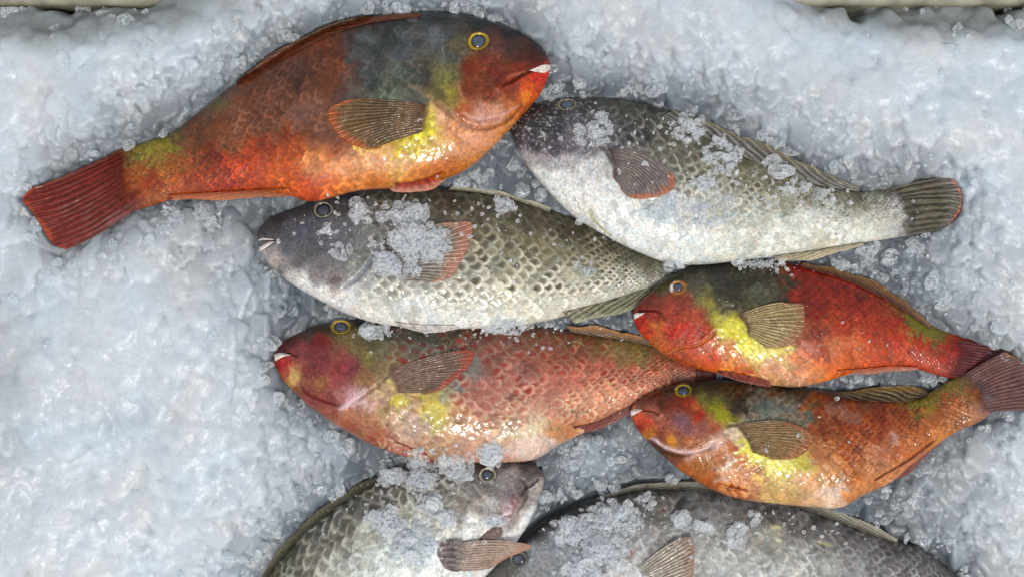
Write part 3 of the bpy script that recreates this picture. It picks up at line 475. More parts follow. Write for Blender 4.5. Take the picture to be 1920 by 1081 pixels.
# ---- pinkish red fish lower middle
fish('D', [(513,661,514,676),(520,647,522,700),(545,630,545,728),(590,611,585,765),(640,600,640,802),(705,597,700,834),(780,599,765,857),(860,603,850,866),(940,607,925,866),(1020,611,1000,861),
 (1085,620,1058,828),(1145,630,1125,797),(1200,641,1185,768),(1250,656,1235,744),(1300,676,1290,726),(1345,693,1340,720)],
 0.004, 0.027, 0.008, -0.007, [
 (520,655,(70,32,38)),(545,640,(80,34,36)),(580,622,(72,50,40)),(610,612,(60,52,32)),(650,635,(105,90,45)),(600,635,(110,25,18)),(560,660,(128,58,62)),(600,660,(120,50,56)),(530,680,(165,38,38)),(540,700,(170,70,48)),(550,710,(190,150,80)),(556,695,(165,105,70)),(575,700,(122,44,44)),(600,690,(118,48,52)),(640,660,(125,78,62)),(640,690,(130,44,48)),(630,715,(150,60,62)),(600,715,(140,90,45)),(660,690,(118,52,55)),(660,650,(110,96,58)),
 (700,640,(84,80,50)),(690,610,(36,34,22)),(730,620,(52,54,44)),(780,620,(62,64,50)),(840,620,(68,64,52)),(720,660,(105,102,74)),(760,640,(90,96,84)),(690,670,(122,108,58)),(720,690,(130,108,72)),(680,710,(140,96,60)),(790,650,(84,92,86)),
 (580,745,(120,50,44)),(620,750,(122,50,46)),(560,730,(130,70,52)),(640,740,(160,100,95)),(660,750,(200,160,168)),(620,780,(138,72,50)),(650,800,(140,72,40)),(660,770,(165,105,70)),(700,760,(190,140,120)),(720,740,(205,172,140)),(740,755,(222,214,40)),(730,735,(205,185,110)),(720,770,(150,120,70)),(690,790,(165,105,70)),(700,820,(145,72,46)),(760,770,(195,160,150)),(770,760,(190,160,90)),(800,745,(190,172,72)),(825,762,(215,205,45)),(805,785,(200,190,60)),(830,745,(150,150,110)),(780,800,(180,150,130)),
 (760,820,(190,155,130)),(820,820,(182,135,95)),(800,845,(175,130,90)),(750,845,(160,82,62)),(870,700,(128,128,122)),(850,725,(120,128,124)),(880,690,(122,120,116)),(860,780,(178,120,70)),(880,740,(168,110,95)),(900,760,(178,110,96)),
 (880,630,(98,66,52)),(920,630,(100,58,48)),(960,640,(118,78,66)),(1000,630,(110,76,56)),(1060,640,(112,72,50)),(920,680,(135,88,76)),(960,690,(150,96,86)),(1000,680,(150,88,72)),(1040,680,(145,80,62)),(1080,660,(135,72,56)),(1120,650,(118,88,48)),(1160,660,(128,106,58)),(1200,670,(130,112,58)),(1240,680,(130,82,52)),(920,730,(175,110,100)),(980,720,(172,105,96)),(1040,720,(182,108,92)),(1090,700,(172,92,72)),(1140,700,(176,90,70)),(1190,700,(170,84,60)),(1240,705,(165,74,48)),(1290,700,(140,60,44)),
 (920,790,(182,120,82)),(980,780,(196,138,112)),(1040,770,(198,132,108)),(1100,750,(206,136,106)),(1150,740,(200,124,88)),(1200,735,(190,104,72)),(900,830,(190,140,110)),(960,820,(206,178,140)),(1000,800,(212,188,150)),(1000,840,(206,178,166)),(1040,810,(190,128,70)),(1070,800,(180,108,60)),(940,850,(196,150,132)),(870,850,(190,140,115)),(1030,845,(204,182,176)),(1110,780,(180,108,70))],
 dict(rows=10, head=.25, rim=.5, rimc=(212,180,140), rimv=[(-1,.15),(-.3,.4),(.1,.9),(.6,1.1),(1,.6)], core=.75, corec=(128,30,16), corev=[(-1,.5),(-.3,1),(.1,.9),(.4,.4),(1,.1)], mottle=.45, sat=.95, seed=5.7, relief=1.3),
 strokes=[([(516,664),(530,662),(548,664),(560,668)],2,(60,15,20),.6,.001),([(735,695),(715,715),(690,735),(670,750),(650,760)],2.2,(110,70,52),.45,.0008),([(560,718),(580,740),(610,752),(640,760)],2.4,(100,32,34),.6,.0012),([(632,768),(650,760),(668,742),(690,725)],3.5,(225,190,195),.75,0),([(660,762),(672,752),(688,755),(680,768)],2.5,(220,190,192),.6,0),([(690,775),(700,762),(706,750)],3,(225,190,190),.6,0),([(720,820),(770,835),(800,846)],2,(205,160,150),.6,.0003),
  ([(912,805),(914,825)],1.3,(235,225,200),.8,0),([(1098,650),(1084,640),(1070,642)],2,(170,170,110),.6,0)],
 label="pinkish red parrotfish facing left, wedged under the middle grey fish",
 blobs=[(745,752,22,12,10,(226,208,50),.55),(820,770,18,28,-60,(214,198,66),.45),(552,702,9,20,-15,(205,170,100),.5),(640,670,30,25,0,(150,55,68),.25),(985,835,40,16,-15,(226,205,190),.5),(1000,798,36,12,-35,(228,208,165),.4)])
fin('D','tail_fin',[[(1332,696),(1336,706),(1332,716)],[(1420,708),(1424,716),(1418,724)]],5,(90,40,36),(90,40,36),zabs=-.018,rk=.4,nr=20)
fin('D','dorsal_fin',[[(1070,622),(1120,630),(1170,638),(1226,650)],[(1062,611),(1120,613),(1175,624),(1228,639)]],7,(90,72,58),(120,84,56),edge=(165,110,62),ew=.22,zabs=.0035,slant=3.2,rk=.6,ragged=.25)
fin('D','anal_fin',[[(1075,800),(1120,790),(1160,770),(1192,756)],[(1082,813),(1126,803),(1166,783),(1196,764)]],5,(120,62,58),(112,58,60),edge=(140,82,84),ew=.2,zabs=.007,slant=3.2,rk=.5)
fin('D','pelvic_fin',[[(740,826),(770,838),(800,850)],[(752,848),(782,862),(812,866)]],5,(160,50,36),(170,42,28),zabs=.012,rk=.3)
fin('D','pectoral_fin',[[(728,694),(731,707),(736,720),(742,736)],[(806,668),(800,692),(796,714),(786,736)],[(868,655),(889,658),(882,682),(858,706),(826,730),(796,740)]],17,(104,82,78),(106,82,80),edge=(196,76,58),ew=.055,lift=(.001,.0045),dark=(130,92,92),rk=.32,corr=.0008)
patch_strip('D','beak',[(514,664),(524,661),(535,662),(546,664)],[(515,677),(523,672),(534,667),(546,665)],M_beak,.001,lift=.0006)
eye('D',639,612,22,16,3,(180,150,30),(90,78,34),pup=.54,ringw=(.6,.82),inner=(50,54,60))

# ---- small bright red fish at the right
fish('E', [(1187,585,1188,598),(1196,569,1196,618),(1218,548,1216,641),(1255,520,1250,667),(1300,499,1295,687),(1350,489,1345,699),(1405,487,1400,713),(1460,489,1450,722),(1520,497,1505,724),(1580,512,1560,711),
 (1630,533,1612,696),(1680,560,1665,691),(1718,588,1708,689),(1755,613,1742,698),(1790,625,1775,707),(1825,636,1805,708),(1850,648,1838,706)],
 0.020, 0.023, 0.007, -0.008, [
 (1195,578,(120,38,50)),(1215,560,(110,45,50)),(1240,535,(92,84,50)),(1262,516,(72,68,46)),(1300,502,(70,68,58)),(1350,497,(54,52,44)),(1420,494,(52,50,40)),(1465,498,(90,40,25)),(1300,525,(86,84,74)),(1310,550,(100,96,72)),(1230,570,(140,60,66)),(1260,570,(158,66,72)),(1290,565,(148,62,68)),(1260,595,(168,58,58)),(1300,595,(168,64,64)),(1230,590,(150,40,46)),(1315,590,(160,70,66)),
 (1200,600,(190,32,22)),(1215,620,(195,48,30)),(1225,612,(205,110,60)),(1235,640,(185,90,40)),(1260,625,(185,40,28)),(1290,620,(180,38,28)),(1320,620,(185,52,36)),(1270,650,(170,70,50)),(1300,640,(180,55,38)),(1330,640,(205,85,45)),
 (1315,565,(130,122,60)),(1330,575,(150,142,56)),(1345,595,(190,180,66)),(1320,550,(112,110,66)),(1355,580,(104,96,70)),(1350,560,(82,78,60)),(1360,615,(235,228,80)),(1375,625,(240,232,60)),(1390,640,(238,225,70)),(1420,655,(235,228,80)),(1445,660,(245,235,110)),(1475,650,(238,222,120)),(1370,650,(220,110,50)),(1340,670,(205,72,36)),(1380,675,(215,120,56)),(1400,695,(190,80,50)),(1425,672,(220,180,80)),(1460,672,(205,160,80)),(1440,690,(225,150,110)),(1480,700,(225,150,112)),(1500,712,(215,150,115)),(1540,700,(220,130,90)),
 (1360,510,(50,48,38)),(1400,520,(54,52,38)),(1440,520,(60,54,38)),(1340,520,(48,48,42)),(1380,560,(60,58,44)),(1420,550,(86,88,70)),(1450,555,(78,76,56)),(1470,550,(72,62,42)),(1370,540,(56,54,42)),(1400,580,(74,70,48)),(1350,540,(64,62,54)),
 (1500,510,(140,26,14)),(1500,560,(132,30,18)),(1500,600,(125,34,18)),(1540,520,(138,26,12)),(1580,540,(138,28,14)),(1540,580,(140,32,16)),(1600,580,(142,32,14)),(1580,620,(160,44,20)),(1530,630,(135,40,22)),(1500,640,(170,84,76)),(1520,655,(185,100,90)),(1540,660,(165,55,28)),(1560,650,(190,100,70)),(1600,640,(190,80,55)),(1640,620,(165,48,20)),(1640,660,(190,66,28)),(1600,670,(205,85,36)),(1550,690,(215,92,42)),(1500,680,(205,110,72)),(1640,560,(140,34,16)),(1680,600,(150,36,16)),(1680,640,(175,50,22)),(1690,680,(180,60,32)),
 (1640,545,(110,40,24)),(1690,575,(92,70,28)),(1715,600,(112,108,28)),(1740,618,(120,116,28)),(1765,628,(116,104,28)),(1780,640,(150,50,24)),(1730,650,(170,46,20)),(1780,665,(155,34,18)),(1740,685,(160,50,30)),(1800,650,(140,26,18)),(1820,650,(100,18,26)),(1800,690,(120,22,26)),(1840,670,(95,30,40))],
 dict(rows=12, head=.27, rim=.3, rimv=[(-1,.8),(0,.5),(.5,1.4),(1,1.6)], core=.4, corev=[(-1,1),(0,.6),(.4,.5),(1,.4)], mottle=.5, seed=8.1, relief=1.5, sat=1.0), k_alb=.80,
 strokes=[([(1190,585),(1210,582),(1230,583),(1242,590)],2.2,(90,18,24),.8,.0012),([(1250,665),(1275,652),(1305,648),(1330,632),(1345,615)],2,(215,140,90),.4,.001),([(1230,590),(1245,592),(1248,600)],4,(110,70,70),.4,.0008),([(1345,590),(1362,575),(1382,575)],2.4,(60,40,36),.4,.0008),([(1345,697),(1380,706),(1420,716)],2.2,(110,42,40),.5,.0004)],
 label="small bright red parrotfish with a dark olive shoulder patch, facing left at the right side",
 blobs=[(1385,632,30,11,35,(244,226,70),.6),(1440,660,34,11,0,(250,234,120),.75),(1520,650,24,9,25,(205,130,140),.5),(1600,640,34,14,15,(205,110,80),.4),(1728,610,30,8,35,(118,116,22),.6)])  # the pale blob on the rear flank is a painted highlight
fin('E','tail_fin',[[(1806,640),(1812,665),(1800,706)],[(1868,650),(1866,676),(1842,706)],[(1900,662),(1896,684),(1870,712)]],12,(105,42,52),(96,62,72),edge=(105,70,78),zabs=.006,rk=.55,nr=30)
fin('E','dorsal_fin',[[(1500,500),(1570,520),(1630,545),(1690,580),(1745,617)],[(1505,492),(1580,508),(1645,531),(1700,566),(1746,608)]],12,(90,46,36),(92,72,60),edge=(130,92,62),ew=.25,zabs=.0165,slant=3.2,rk=.6,ragged=.25)
fin('E','anal_fin',[[(1568,694),(1620,690),(1670,686),(1722,687)],[(1572,701),(1622,699),(1672,696),(1722,692)]],6,(185,90,76),(165,84,84),edge=(190,130,120),ew=.3,zabs=.0185,slant=3.2,rk=.45,ragged=.25)
fin('E','pelvic_fin',[[(1345,694),(1380,699),(1415,706),(1442,714)],[(1346,700),(1378,711),(1412,720),(1446,725)]],6,(140,62,52),(120,50,52),edge=(150,90,90),zabs=.0285,rk=.3)
fin('E','pectoral_fin',[[(1379,592),(1390,602),(1398,612),(1401,626)],[(1440,570),(1448,594),(1440,618),(1422,642)],[(1478,568),(1506,571),(1509,598),(1503,626),(1478,648),(1442,655)]],15,(120,104,76),(140,118,92),edge=(165,108,86),ew=.06,lift=(.001,.0035),dark=(92,52,52),rk=.36,corr=.0009,alpha=.55)
patch_strip('E','beak',[(1188,589),(1194,586),(1201,586),(1209,585)],[(1189,598),(1195,595),(1202,591),(1209,586)],M_beak,.001,lift=.0006)
eye('E',1271,538,18,15,-8,(196,130,70),(150,120,40),pup=.48,ringw=(.5,.8),inner=(82,98,130),hl=(1259,540,(5,10)))

# ---- small orange fish at the lower right, tail raised
fish('F', [(1182,768,1183,781),(1190,756,1193,801),(1210,742,1214,827),(1245,726,1245,856),(1290,715,1285,888),(1345,711,1335,917),(1405,715,1390,935),(1465,721,1450,943),(1525,728,1515,949),(1580,735,1575,951),
 (1630,742,1622,926),(1680,746,1670,903),(1720,745,1712,868),(1752,730,1752,837),(1778,713,1795,807),(1800,703,1832,792),(1822,695,1858,775)],
 0.012, 0.024, 0.007, 0.006, [
 (1188,768,(180,120,120)),(1205,752,(110,62,62)),(1230,735,(100,40,30)),(1255,725,(70,62,46)),(1300,728,(56,56,46)),(1340,720,(58,56,44)),(1400,725,(52,50,36)),(1460,730,(52,44,28)),(1195,780,(205,80,72)),(1210,790,(190,70,56)),(1225,770,(160,90,96)),(1200,800,(140,34,24)),(1215,810,(195,120,50)),(1240,760,(100,38,30)),(1270,755,(120,42,30)),(1240,790,(150,78,84)),(1275,785,(126,84,110)),(1290,800,(124,76,90)),(1310,775,(150,34,20)),(1300,760,(165,80,50)),(1290,755,(140,40,28)),(1240,815,(120,50,52)),(1270,815,(130,66,70)),(1260,825,(200,130,40)),(1320,800,(140,80,88)),(1340,800,(165,80,72)),(1290,830,(165,90,60)),(1340,780,(150,110,60)),
 (1320,745,(100,100,40)),(1340,765,(132,132,30)),(1350,780,(160,156,34)),(1370,790,(130,130,30)),(1370,750,(56,54,34)),(1390,770,(42,40,26)),(1395,745,(52,50,34)),(1330,730,(62,60,44)),
 (1420,750,(92,104,98)),(1440,770,(104,120,112)),(1480,770,(104,118,108)),(1500,760,(96,104,92)),(1420,780,(96,108,100)),(1500,790,(112,116,98)),(1450,742,(72,76,64)),(1500,740,(60,56,44)),
 (1240,845,(88,52,46)),(1270,862,(122,60,50)),(1225,832,(90,50,48)),(1290,850,(210,160,140)),(1350,830,(225,185,170)),(1280,880,(165,84,40)),(1310,870,(165,95,40)),(1350,860,(170,92,44)),(1370,840,(190,100,60)),(1340,890,(160,84,44)),(1330,910,(150,70,36)),(1380,920,(170,84,40)),(1400,870,(205,125,80)),(1360,880,(215,180,150)),(1400,900,(220,158,120)),(1400,890,(205,120,92)),(1380,815,(232,210,185)),
 (1395,840,(240,235,90)),(1430,860,(245,240,120)),(1465,875,(238,235,110)),(1445,890,(215,190,80)),(1490,860,(225,215,100)),(1500,870,(190,178,70)),(1480,900,(225,195,120)),(1460,925,(205,170,110)),(1510,900,(215,155,110)),(1520,930,(215,175,130)),(1560,930,(225,195,170)),(1545,900,(205,150,90)),
 (1525,760,(115,64,44)),(1550,770,(115,50,36)),(1600,770,(120,48,26)),(1650,770,(118,40,16)),(1700,770,(118,40,14)),(1560,750,(80,48,40)),(1620,752,(78,44,34)),(1540,800,(125,48,22)),(1600,810,(130,48,20)),(1650,810,(135,48,18)),(1700,800,(130,44,16)),(1540,850,(165,98,64)),(1560,880,(185,118,76)),(1600,850,(145,58,26)),(1600,890,(170,88,42)),(1640,860,(160,76,44)),(1640,890,(190,120,86)),(1600,920,(190,120,80)),(1680,850,(175,84,54)),(1670,825,(165,100,90)),(1700,840,(175,92,56)),(1740,810,(160,80,40)),(1690,880,(190,118,86)),
 (1715,755,(105,108,30)),(1735,745,(118,120,24)),(1750,755,(130,120,40)),(1765,770,(132,60,24)),(1775,725,(100,100,40)),(1800,720,(110,100,50)),(1810,740,(126,90,40)),(1780,760,(128,56,22)),(1830,740,(126,62,30)),(1800,780,(150,74,36)),(1840,770,(150,110,100)),(1830,780,(165,110,90)),(1760,820,(180,110,66)),(1855,750,(120,70,60))],
 dict(rows=12, head=.26, rim=.36, rimc=(225,160,105), rimv=[(-1,.25),(-.3,.35),(.2,.8),(.6,1.2),(1,.9)], core=.35, corec=(110,34,8), corev=[(-1,.7),(0,1),(.4,.7),(1,.3)], mottle=.5, seed=6.6, relief=2.0, sat=1.05), k_alb=.88,
 strokes=[([(1214,820),(1225,822),(1245,835),(1270,845),(1300,847),(1325,838),(1345,822)],3.2,(236,205,200),.9,.0006),([(1222,830),(1245,845),(1272,852),(1300,852)],3.5,(70,34,32),.6,.0016),([(1186,768),(1205,768),(1225,772),(1238,780)],1.8,(110,40,44),.6,.001),([(1360,800),(1372,796),(1384,797)],2.4,(60,30,26),.6,.0008),([(1230,785),(1245,775)],3,(225,160,150),.5,0),
  ([(1360,835),(1366,860),(1362,880)],2.5,(235,205,175),.5,0),([(1325,850),(1328,866)],2,(235,200,170),.5,0),([(1335,905),(1355,896),(1370,902)],3,(230,205,180),.4,0)],
 label="small orange parrotfish at the lower right with its tail bent upwards",
 blobs=[(1275,790,20,11,25,(130,80,96),.35),(1410,850,24,11,30,(250,246,110),.7),(1465,868,34,16,10,(248,244,140),.65),(1500,865,16,9,0,(200,190,70),.5),(1385,760,18,24,20,(34,32,20),.7),(1348,775,20,10,45,(160,160,25),.5),(1585,775,40,16,20,(160,120,122),.35),(1680,822,16,7,50,(215,180,170),.4),(1640,850,30,14,10,(205,140,125),.35),(1555,925,30,12,0,(238,215,200),.5)])
fin('F','tail_fin',[[(1812,700),(1838,715),(1856,742),(1862,772)],[(1850,676),(1888,694),(1908,726),(1902,768)],[(1886,659),(1930,690),(1958,734),(1950,772)]],16,(108,66,70),(104,72,78),edge=(170,110,70),ew=.03,zabs=.022,rk=.3,nr=50,corr=.0009,mid=(102,64,70),lift=(.0016,.002),label="dull purple tail fin")
fin('F','dorsal_fin',[[(1560,742),(1610,750),(1660,752),(1700,752),(1738,742)],[(1570,734),(1620,730),(1668,723),(1710,725),(1740,733)]],7,(80,64,48),(120,114,96),edge=(150,112,62),ew=.16,zabs=.010,slant=3.2,rk=.7,corr=.001,ragged=.12,nr=30)
fin('F','anal_fin',[[(1640,900),(1680,876),(1712,856),(1752,826)],[(1650,914),(1692,892),(1720,870),(1762,832)]],5,(130,56,40),(115,50,44),edge=(130,72,60),ew=.2,zabs=.016,slant=3.2,rk=.45,ragged=.2)
fin('F','pelvic_fin',[[(1345,905),(1368,912),(1400,918)],[(1410,924),(1420,930),(1430,934)],[(1486,934),(1478,939),(1462,941)]],6,(168,80,40),(190,92,52),edge=(205,120,90),zabs=.019,rk=.4,mid=(150,92,84))
fin('F','pectoral_fin',[[(1373,798),(1386,808),(1398,824),(1408,846)],[(1436,788),(1446,808),(1450,832),(1436,856)],[(1484,791),(1516,808),(1524,826),(1508,848),(1484,860),(1448,862)]],17,(108,82,58),(118,90,64),edge=(176,96,66),ew=.06,lift=(.001,.0035),dark=(88,62,52),rk=.32,corr=.0009)
patch_strip('F','beak',[(1182,770),(1190,766),(1198,766),(1205,767)],[(1183,779),(1190,776),(1198,771),(1205,768)],M_beak,.001,lift=.0006)
eye('F',1281,731,18,14,0,(176,160,20),(80,74,30),pup=.58,ringw=(.62,.86),inner=(44,56,70))

# ---- grey fish at the bottom, facing up right
fish('G', [(1017,882,1021,900),(1000,868,1014,925),(960,858,1000,965),(900,853,965,1020),(835,855,915,1075),(770,870,855,1135),(705,899,785,1190),(645,934,710,1240),(585,979,635,1278),(530,1036,560,1310),
 (480,1100,490,1330),(435,1170,425,1345),(390,1240,370,1365),(345,1300,330,1395),(300,1350,300,1430)],
 -0.003, 0.031, 0.008, -0.006, [
 (1008,885,(84,76,74)),(985,872,(60,54,52)),(950,862,(66,62,60)),(900,862,(58,54,52)),(840,862,(64,58,54)),(780,878,(74,66,60)),(720,900,(62,58,50)),(660,935,(62,60,50)),(600,980,(66,66,54)),(540,1040,(70,70,50)),(500,1078,(90,86,56)),
 (1000,895,(88,82,80)),(975,900,(104,96,96)),(960,890,(128,122,122)),(980,925,(92,78,78)),(1010,905,(165,158,150)),(1000,925,(150,142,134)),(985,950,(135,126,120)),(955,920,(122,112,114)),(965,935,(120,84,88)),(950,955,(165,140,140)),(940,970,(140,100,100)),(960,975,(130,118,114)),(925,945,(165,162,158)),(900,950,(140,136,130)),(930,920,(118,112,110)),(890,925,(112,106,102)),(995,960,(205,205,204)),(980,985,(214,214,212)),(960,1010,(214,214,212)),(930,1050,(214,214,212)),
 (860,900,(100,94,90)),(860,930,(118,112,106)),(830,920,(104,98,94)),(800,930,(96,92,84)),(860,960,(128,122,116)),(820,950,(130,128,118)),(780,920,(84,78,72)),(740,940,(82,78,70)),(700,960,(84,78,72)),(880,980,(200,200,194)),(920,990,(206,206,202)),(850,1000,(196,196,190)),(880,1010,(200,202,198)),(900,1030,(196,192,190)),
 (760,960,(150,150,136)),(790,970,(190,194,190)),(750,990,(190,194,188)),(700,1000,(160,162,154)),(650,990,(96,92,84)),(660,1020,(140,140,130)),(620,1020,(98,94,84)),(600,1050,(110,108,98)),(640,1060,(160,164,158)),(560,1060,(90,88,76)),(740,1040,(190,198,192)),(800,1040,(198,206,202)),(700,1060,(186,194,188)),(850,1060,(196,202,198)),(560,1100,(110,110,100)),(640,1120,(180,186,182)),(750,1120,(200,206,202)),(500,1200,(120,120,110)),(600,1250,(190,192,190)),(400,1300,(120,118,108))],
 dict(rows=10, head=.17, rim=.4, rimc=(190,188,170), rimv=[(-1,.9),(-.4,.9),(0,.35),(.6,.12),(1,.1)], core=.4, corec=(60,57,50), corev=[(-1,1),(-.4,1),(0,.5),(.3,.12),(1,.02)], mottle=.5, seed=4.4, relief=1.3), k_alb=1.32,
 strokes=[([(1012,893),(1002,905),(985,915),(978,930)],2.5,(60,40,42),.7,.0012),([(975,895),(985,905),(988,925),(980,945),(968,960)],2.6,(60,50,52),.6,.001),([(958,935),(966,945),(960,960),(950,966)],2.6,(140,62,70),.5,.0006),([(885,905),(900,925),(915,945),(925,965)],2,(180,176,172),.4,.0008),([(820,890),(835,905),(860,918),(880,935)],2,(172,170,166),.5,0),([(930,972),(945,965),(960,958)],3,(225,222,224),.5,0)],
 label="mottled grey parrotfish at the bottom edge, pointing up right, its side fin folded forward",
 blobs=[(955,950,10,6,-60,(176,140,142),.35),(940,900,30,14,0,(132,126,124),.3)])
fin('G','tail_fin',[[(298,1352),(300,1390),(304,1430)],[(200,1400),(196,1450),(230,1510)]],9,(90,88,80),(90,88,80),zabs=-.014,rk=.5,nr=24)
fin('G','dorsal_fin',[[(480,1108),(525,1048),(580,990),(640,944),(700,910),(775,878)],[(470,1104),(514,1042),(570,981),(630,933),(692,898),(765,868)]],12,(70,68,54),(88,84,68),edge=(124,120,92),ew=.25,zabs=-.009,slant=3.2,rk=.55,ragged=.25)
fin('G','pelvic_fin',[[(898,1012),(904,1004),(914,996)],[(905,1016),(922,1012),(940,1004),(942,992),(930,986)]],6,(108,88,84),(116,96,92),lift=(.001,.002),rk=.3,dark=(80,60,58))
fin('G','pectoral_fin',[[(862,1018),(868,1034),(866,1052),(858,1070)],[(928,1012),(924,1028),(916,1044),(900,1068)],[(1012,1023),(984,1032),(950,1046),(922,1064)]],12,(150,132,120),(172,148,132),edge=(178,132,108),ew=.06,zabs=.014,lift=(.004,0),rk=.3,corr=.0009)
fin('G','fin_base',[[(822,1020),(818,1040),(832,1062)],[(846,1012),(848,1040),(848,1070)],[(872,1016),(874,1042),(866,1070)]],5,(104,92,92),(150,138,132),lift=(.0015,.004),rk=.3,mid=(92,80,80),corr=.0012)
eye('G',914,889,19,17,0,(188,180,156),(62,60,62),pup=.5,ringw=(.62,.86),inner=(62,70,82))

# ---- dark grey fish at the bottom right, facing left
fish('H', [(893,1110,895,1130),(905,1083,905,1160),(930,1053,930,1195),(975,1011,975,1230),(1030,965,1030,1260),(1100,936,1095,1280),(1180,913,1175,1295),(1260,908,1260,1300),(1350,912,1350,1300),(1440,925,1440,1296),
 (1530,952,1530,1288),(1610,983,1610,1278),(1680,1012,1680,1262),(1720,1022,1725,1252),(1770,1058,1768,1245),(1830,1102,1825,1235),(1890,1135,1885,1225)],
 -0.013, 0.033, 0.008, 0.0, [
 (905,1090,(70,70,60)),(940,1055,(66,66,60)),(980,1015,(30,28,28)),(1000,995,(28,26,26)),(1040,968,(30,28,26)),(1100,942,(36,34,32)),(1170,922,(42,40,38)),(1260,918,(44,42,38)),(1350,920,(48,46,44)),(1440,935,(52,50,48)),(1530,962,(46,44,42)),(1610,995,(48,46,44)),(1680,1022,(52,50,48)),(1730,1040,(64,62,64)),(1780,1078,(60,58,60)),
 (930,1075,(70,70,66)),(1000,1030,(108,114,120)),(1020,1050,(112,116,120)),(1010,1075,(108,110,112)),(1050,1020,(110,116,122)),(1080,1050,(120,126,130)),(1100,1000,(84,84,84)),(1150,960,(74,72,70)),(1200,950,(74,72,68)),(1150,1020,(100,96,100)),(1200,1000,(104,104,104)),(1180,1060,(140,142,142)),(1250,960,(86,84,78)),(1250,1010,(118,116,112)),(1300,940,(82,82,82)),(1300,980,(112,116,116)),(1350,950,(88,90,92)),(1350,1010,(116,118,114)),(1400,960,(84,84,84)),(1400,1000,(104,102,98)),(1450,960,(72,70,70)),(1450,1020,(118,118,110)),(1500,980,(76,74,72)),(1500,1040,(124,124,120)),(1550,1000,(82,80,80)),(1550,1060,(128,130,126)),(1600,1020,(82,80,80)),(1600,1070,(112,112,112)),(1650,1050,(80,78,80)),(1700,1070,(82,78,80)),(1350,1065,(142,144,142)),(1420,1070,(148,150,148)),(1490,1075,(150,152,148)),(1300,1060,(140,142,138)),
 (1200,1150,(180,182,180)),(1500,1150,(180,182,180)),(1750,1150,(120,118,116)),(1000,1150,(150,150,150))],
 dict(rows=13, head=.2, rim=.4, rimc=(170,172,170), rimv=[(-1,.2),(-.6,.5),(0,1),(1,.5)], core=.35, corec=(50,49,47), corev=[(-1,1),(0,1),(1,.3)], mottle=.5, seed=9.9, relief=1.2), k_alb=1.75,
 strokes=[([(1120,1040),(1135,1055),(1130,1075)],3,(50,46,48),.5,.0008)],
 label="dark grey parrotfish facing left along the bottom edge at the right, back crusted with ice",
 blobs=[(1185,1035,7,12,20,(120,70,40),.6),(1455,988,14,5,0,(185,182,130),.6),(1460,1012,7,3,30,(190,185,130),.7),(1545,1018,16,5,10,(150,150,100),.5),(1245,955,4,3,0,(90,40,20),.9)])
fin('H','tail_fin',[[(1880,1138),(1884,1180),(1880,1222)],[(1980,1120),(2000,1180),(1990,1250)]],10,(80,76,72),(80,76,72),zabs=-.012,rk=.5,nr=24)
fin('H','dorsal_fin',[[(1120,938),(1200,918),(1300,918),(1400,928),(1480,946),(1560,972),(1620,996),(1682,1018)],[(1118,932),(1198,908),(1300,903),(1400,914),(1484,932),(1566,956),(1630,980),(1684,1010)]],17,(86,80,72),(120,116,104),edge=(172,168,152),ew=.28,zabs=-.013,slant=3.2,rk=.5,ragged=.15)
fin('H','pectoral_fin',[[(1196,1062),(1204,1076),(1212,1094),(1216,1110)],[(1250,1022),(1262,1044),(1264,1070),(1262,1098)],[(1282,1006),(1298,1008),(1302,1048),(1300,1090)]],13,(128,122,112),(146,132,118),edge=(160,128,104),ew=.12,lift=(.001,.0045),rk=.45,corr=.001)
eye('H',972,1047,20,18,0,(128,126,118),(74,74,72),pup=.52,ringw=(.62,.84),inner=(70,70,68))
# ------------------------------------------------------------------ the bed of crushed ice
WM = boxblur(MASK, 20, 3); ZF = boxblur(np.where(MASK > 0, MZ, 0), 20, 3) / np.maximum(WM, 1e-4)
W2 = boxblur(MASK, 45, 3); WL = boxblur(MASK, 70, 3); ZL = boxblur(np.where(MASK > 0, MZ, 0), 70, 3) / np.maximum(WL, 1e-3)
yy, xx = np.mgrid[0:GH, 0:GW]; CX = X0 + (xx + .5) * C; CY = Y0 + (yy + .5) * C
far = np.interp(CY, [-140, 20, 200, 700, 1100, 1640], [.020, .034, .040, .026, .006, -.008])
far += (fbm(CX / 260, CY / 260, 3, 0) - .5) * .030
# thin ice in the two upper corners, where the tray shows through
corner = np.clip(1 - np.hypot((CX - 130) / 420, (CY + 10) / 130), 0, 1) + np.clip(1 - np.hypot((CX - 1800) / 460, (CY + 20) / 130), 0, 1)
corner = np.clip(corner, 0, 1); far -= .022 * sst(0, .7, corner)
nz_ = (fbm(CX / 40, CY / 40, 3, 1) - .5)
lip = np.where(CX < 960, 1 - sst(270, 330, CX + nz_ * 160), sst(1500, 1540, CX + nz_ * 90) * (1 - .9 * sst(1600, 1640, CX) * (1 - sst(1830, 1870, CX + nz_ * 60))))
lip = lip * (1 - sst(14, 46, CY + nz_ * 40))
wl = sst(.02, .5, WL); base = far * (1 - wl) + (ZL - .001) * wl
w1 = sst(.10, .55, WM); BASE = base * (1 - w1) + (ZF - .0085) * w1
BASE = boxblur(BASE, 5, 2) - .045 * lip
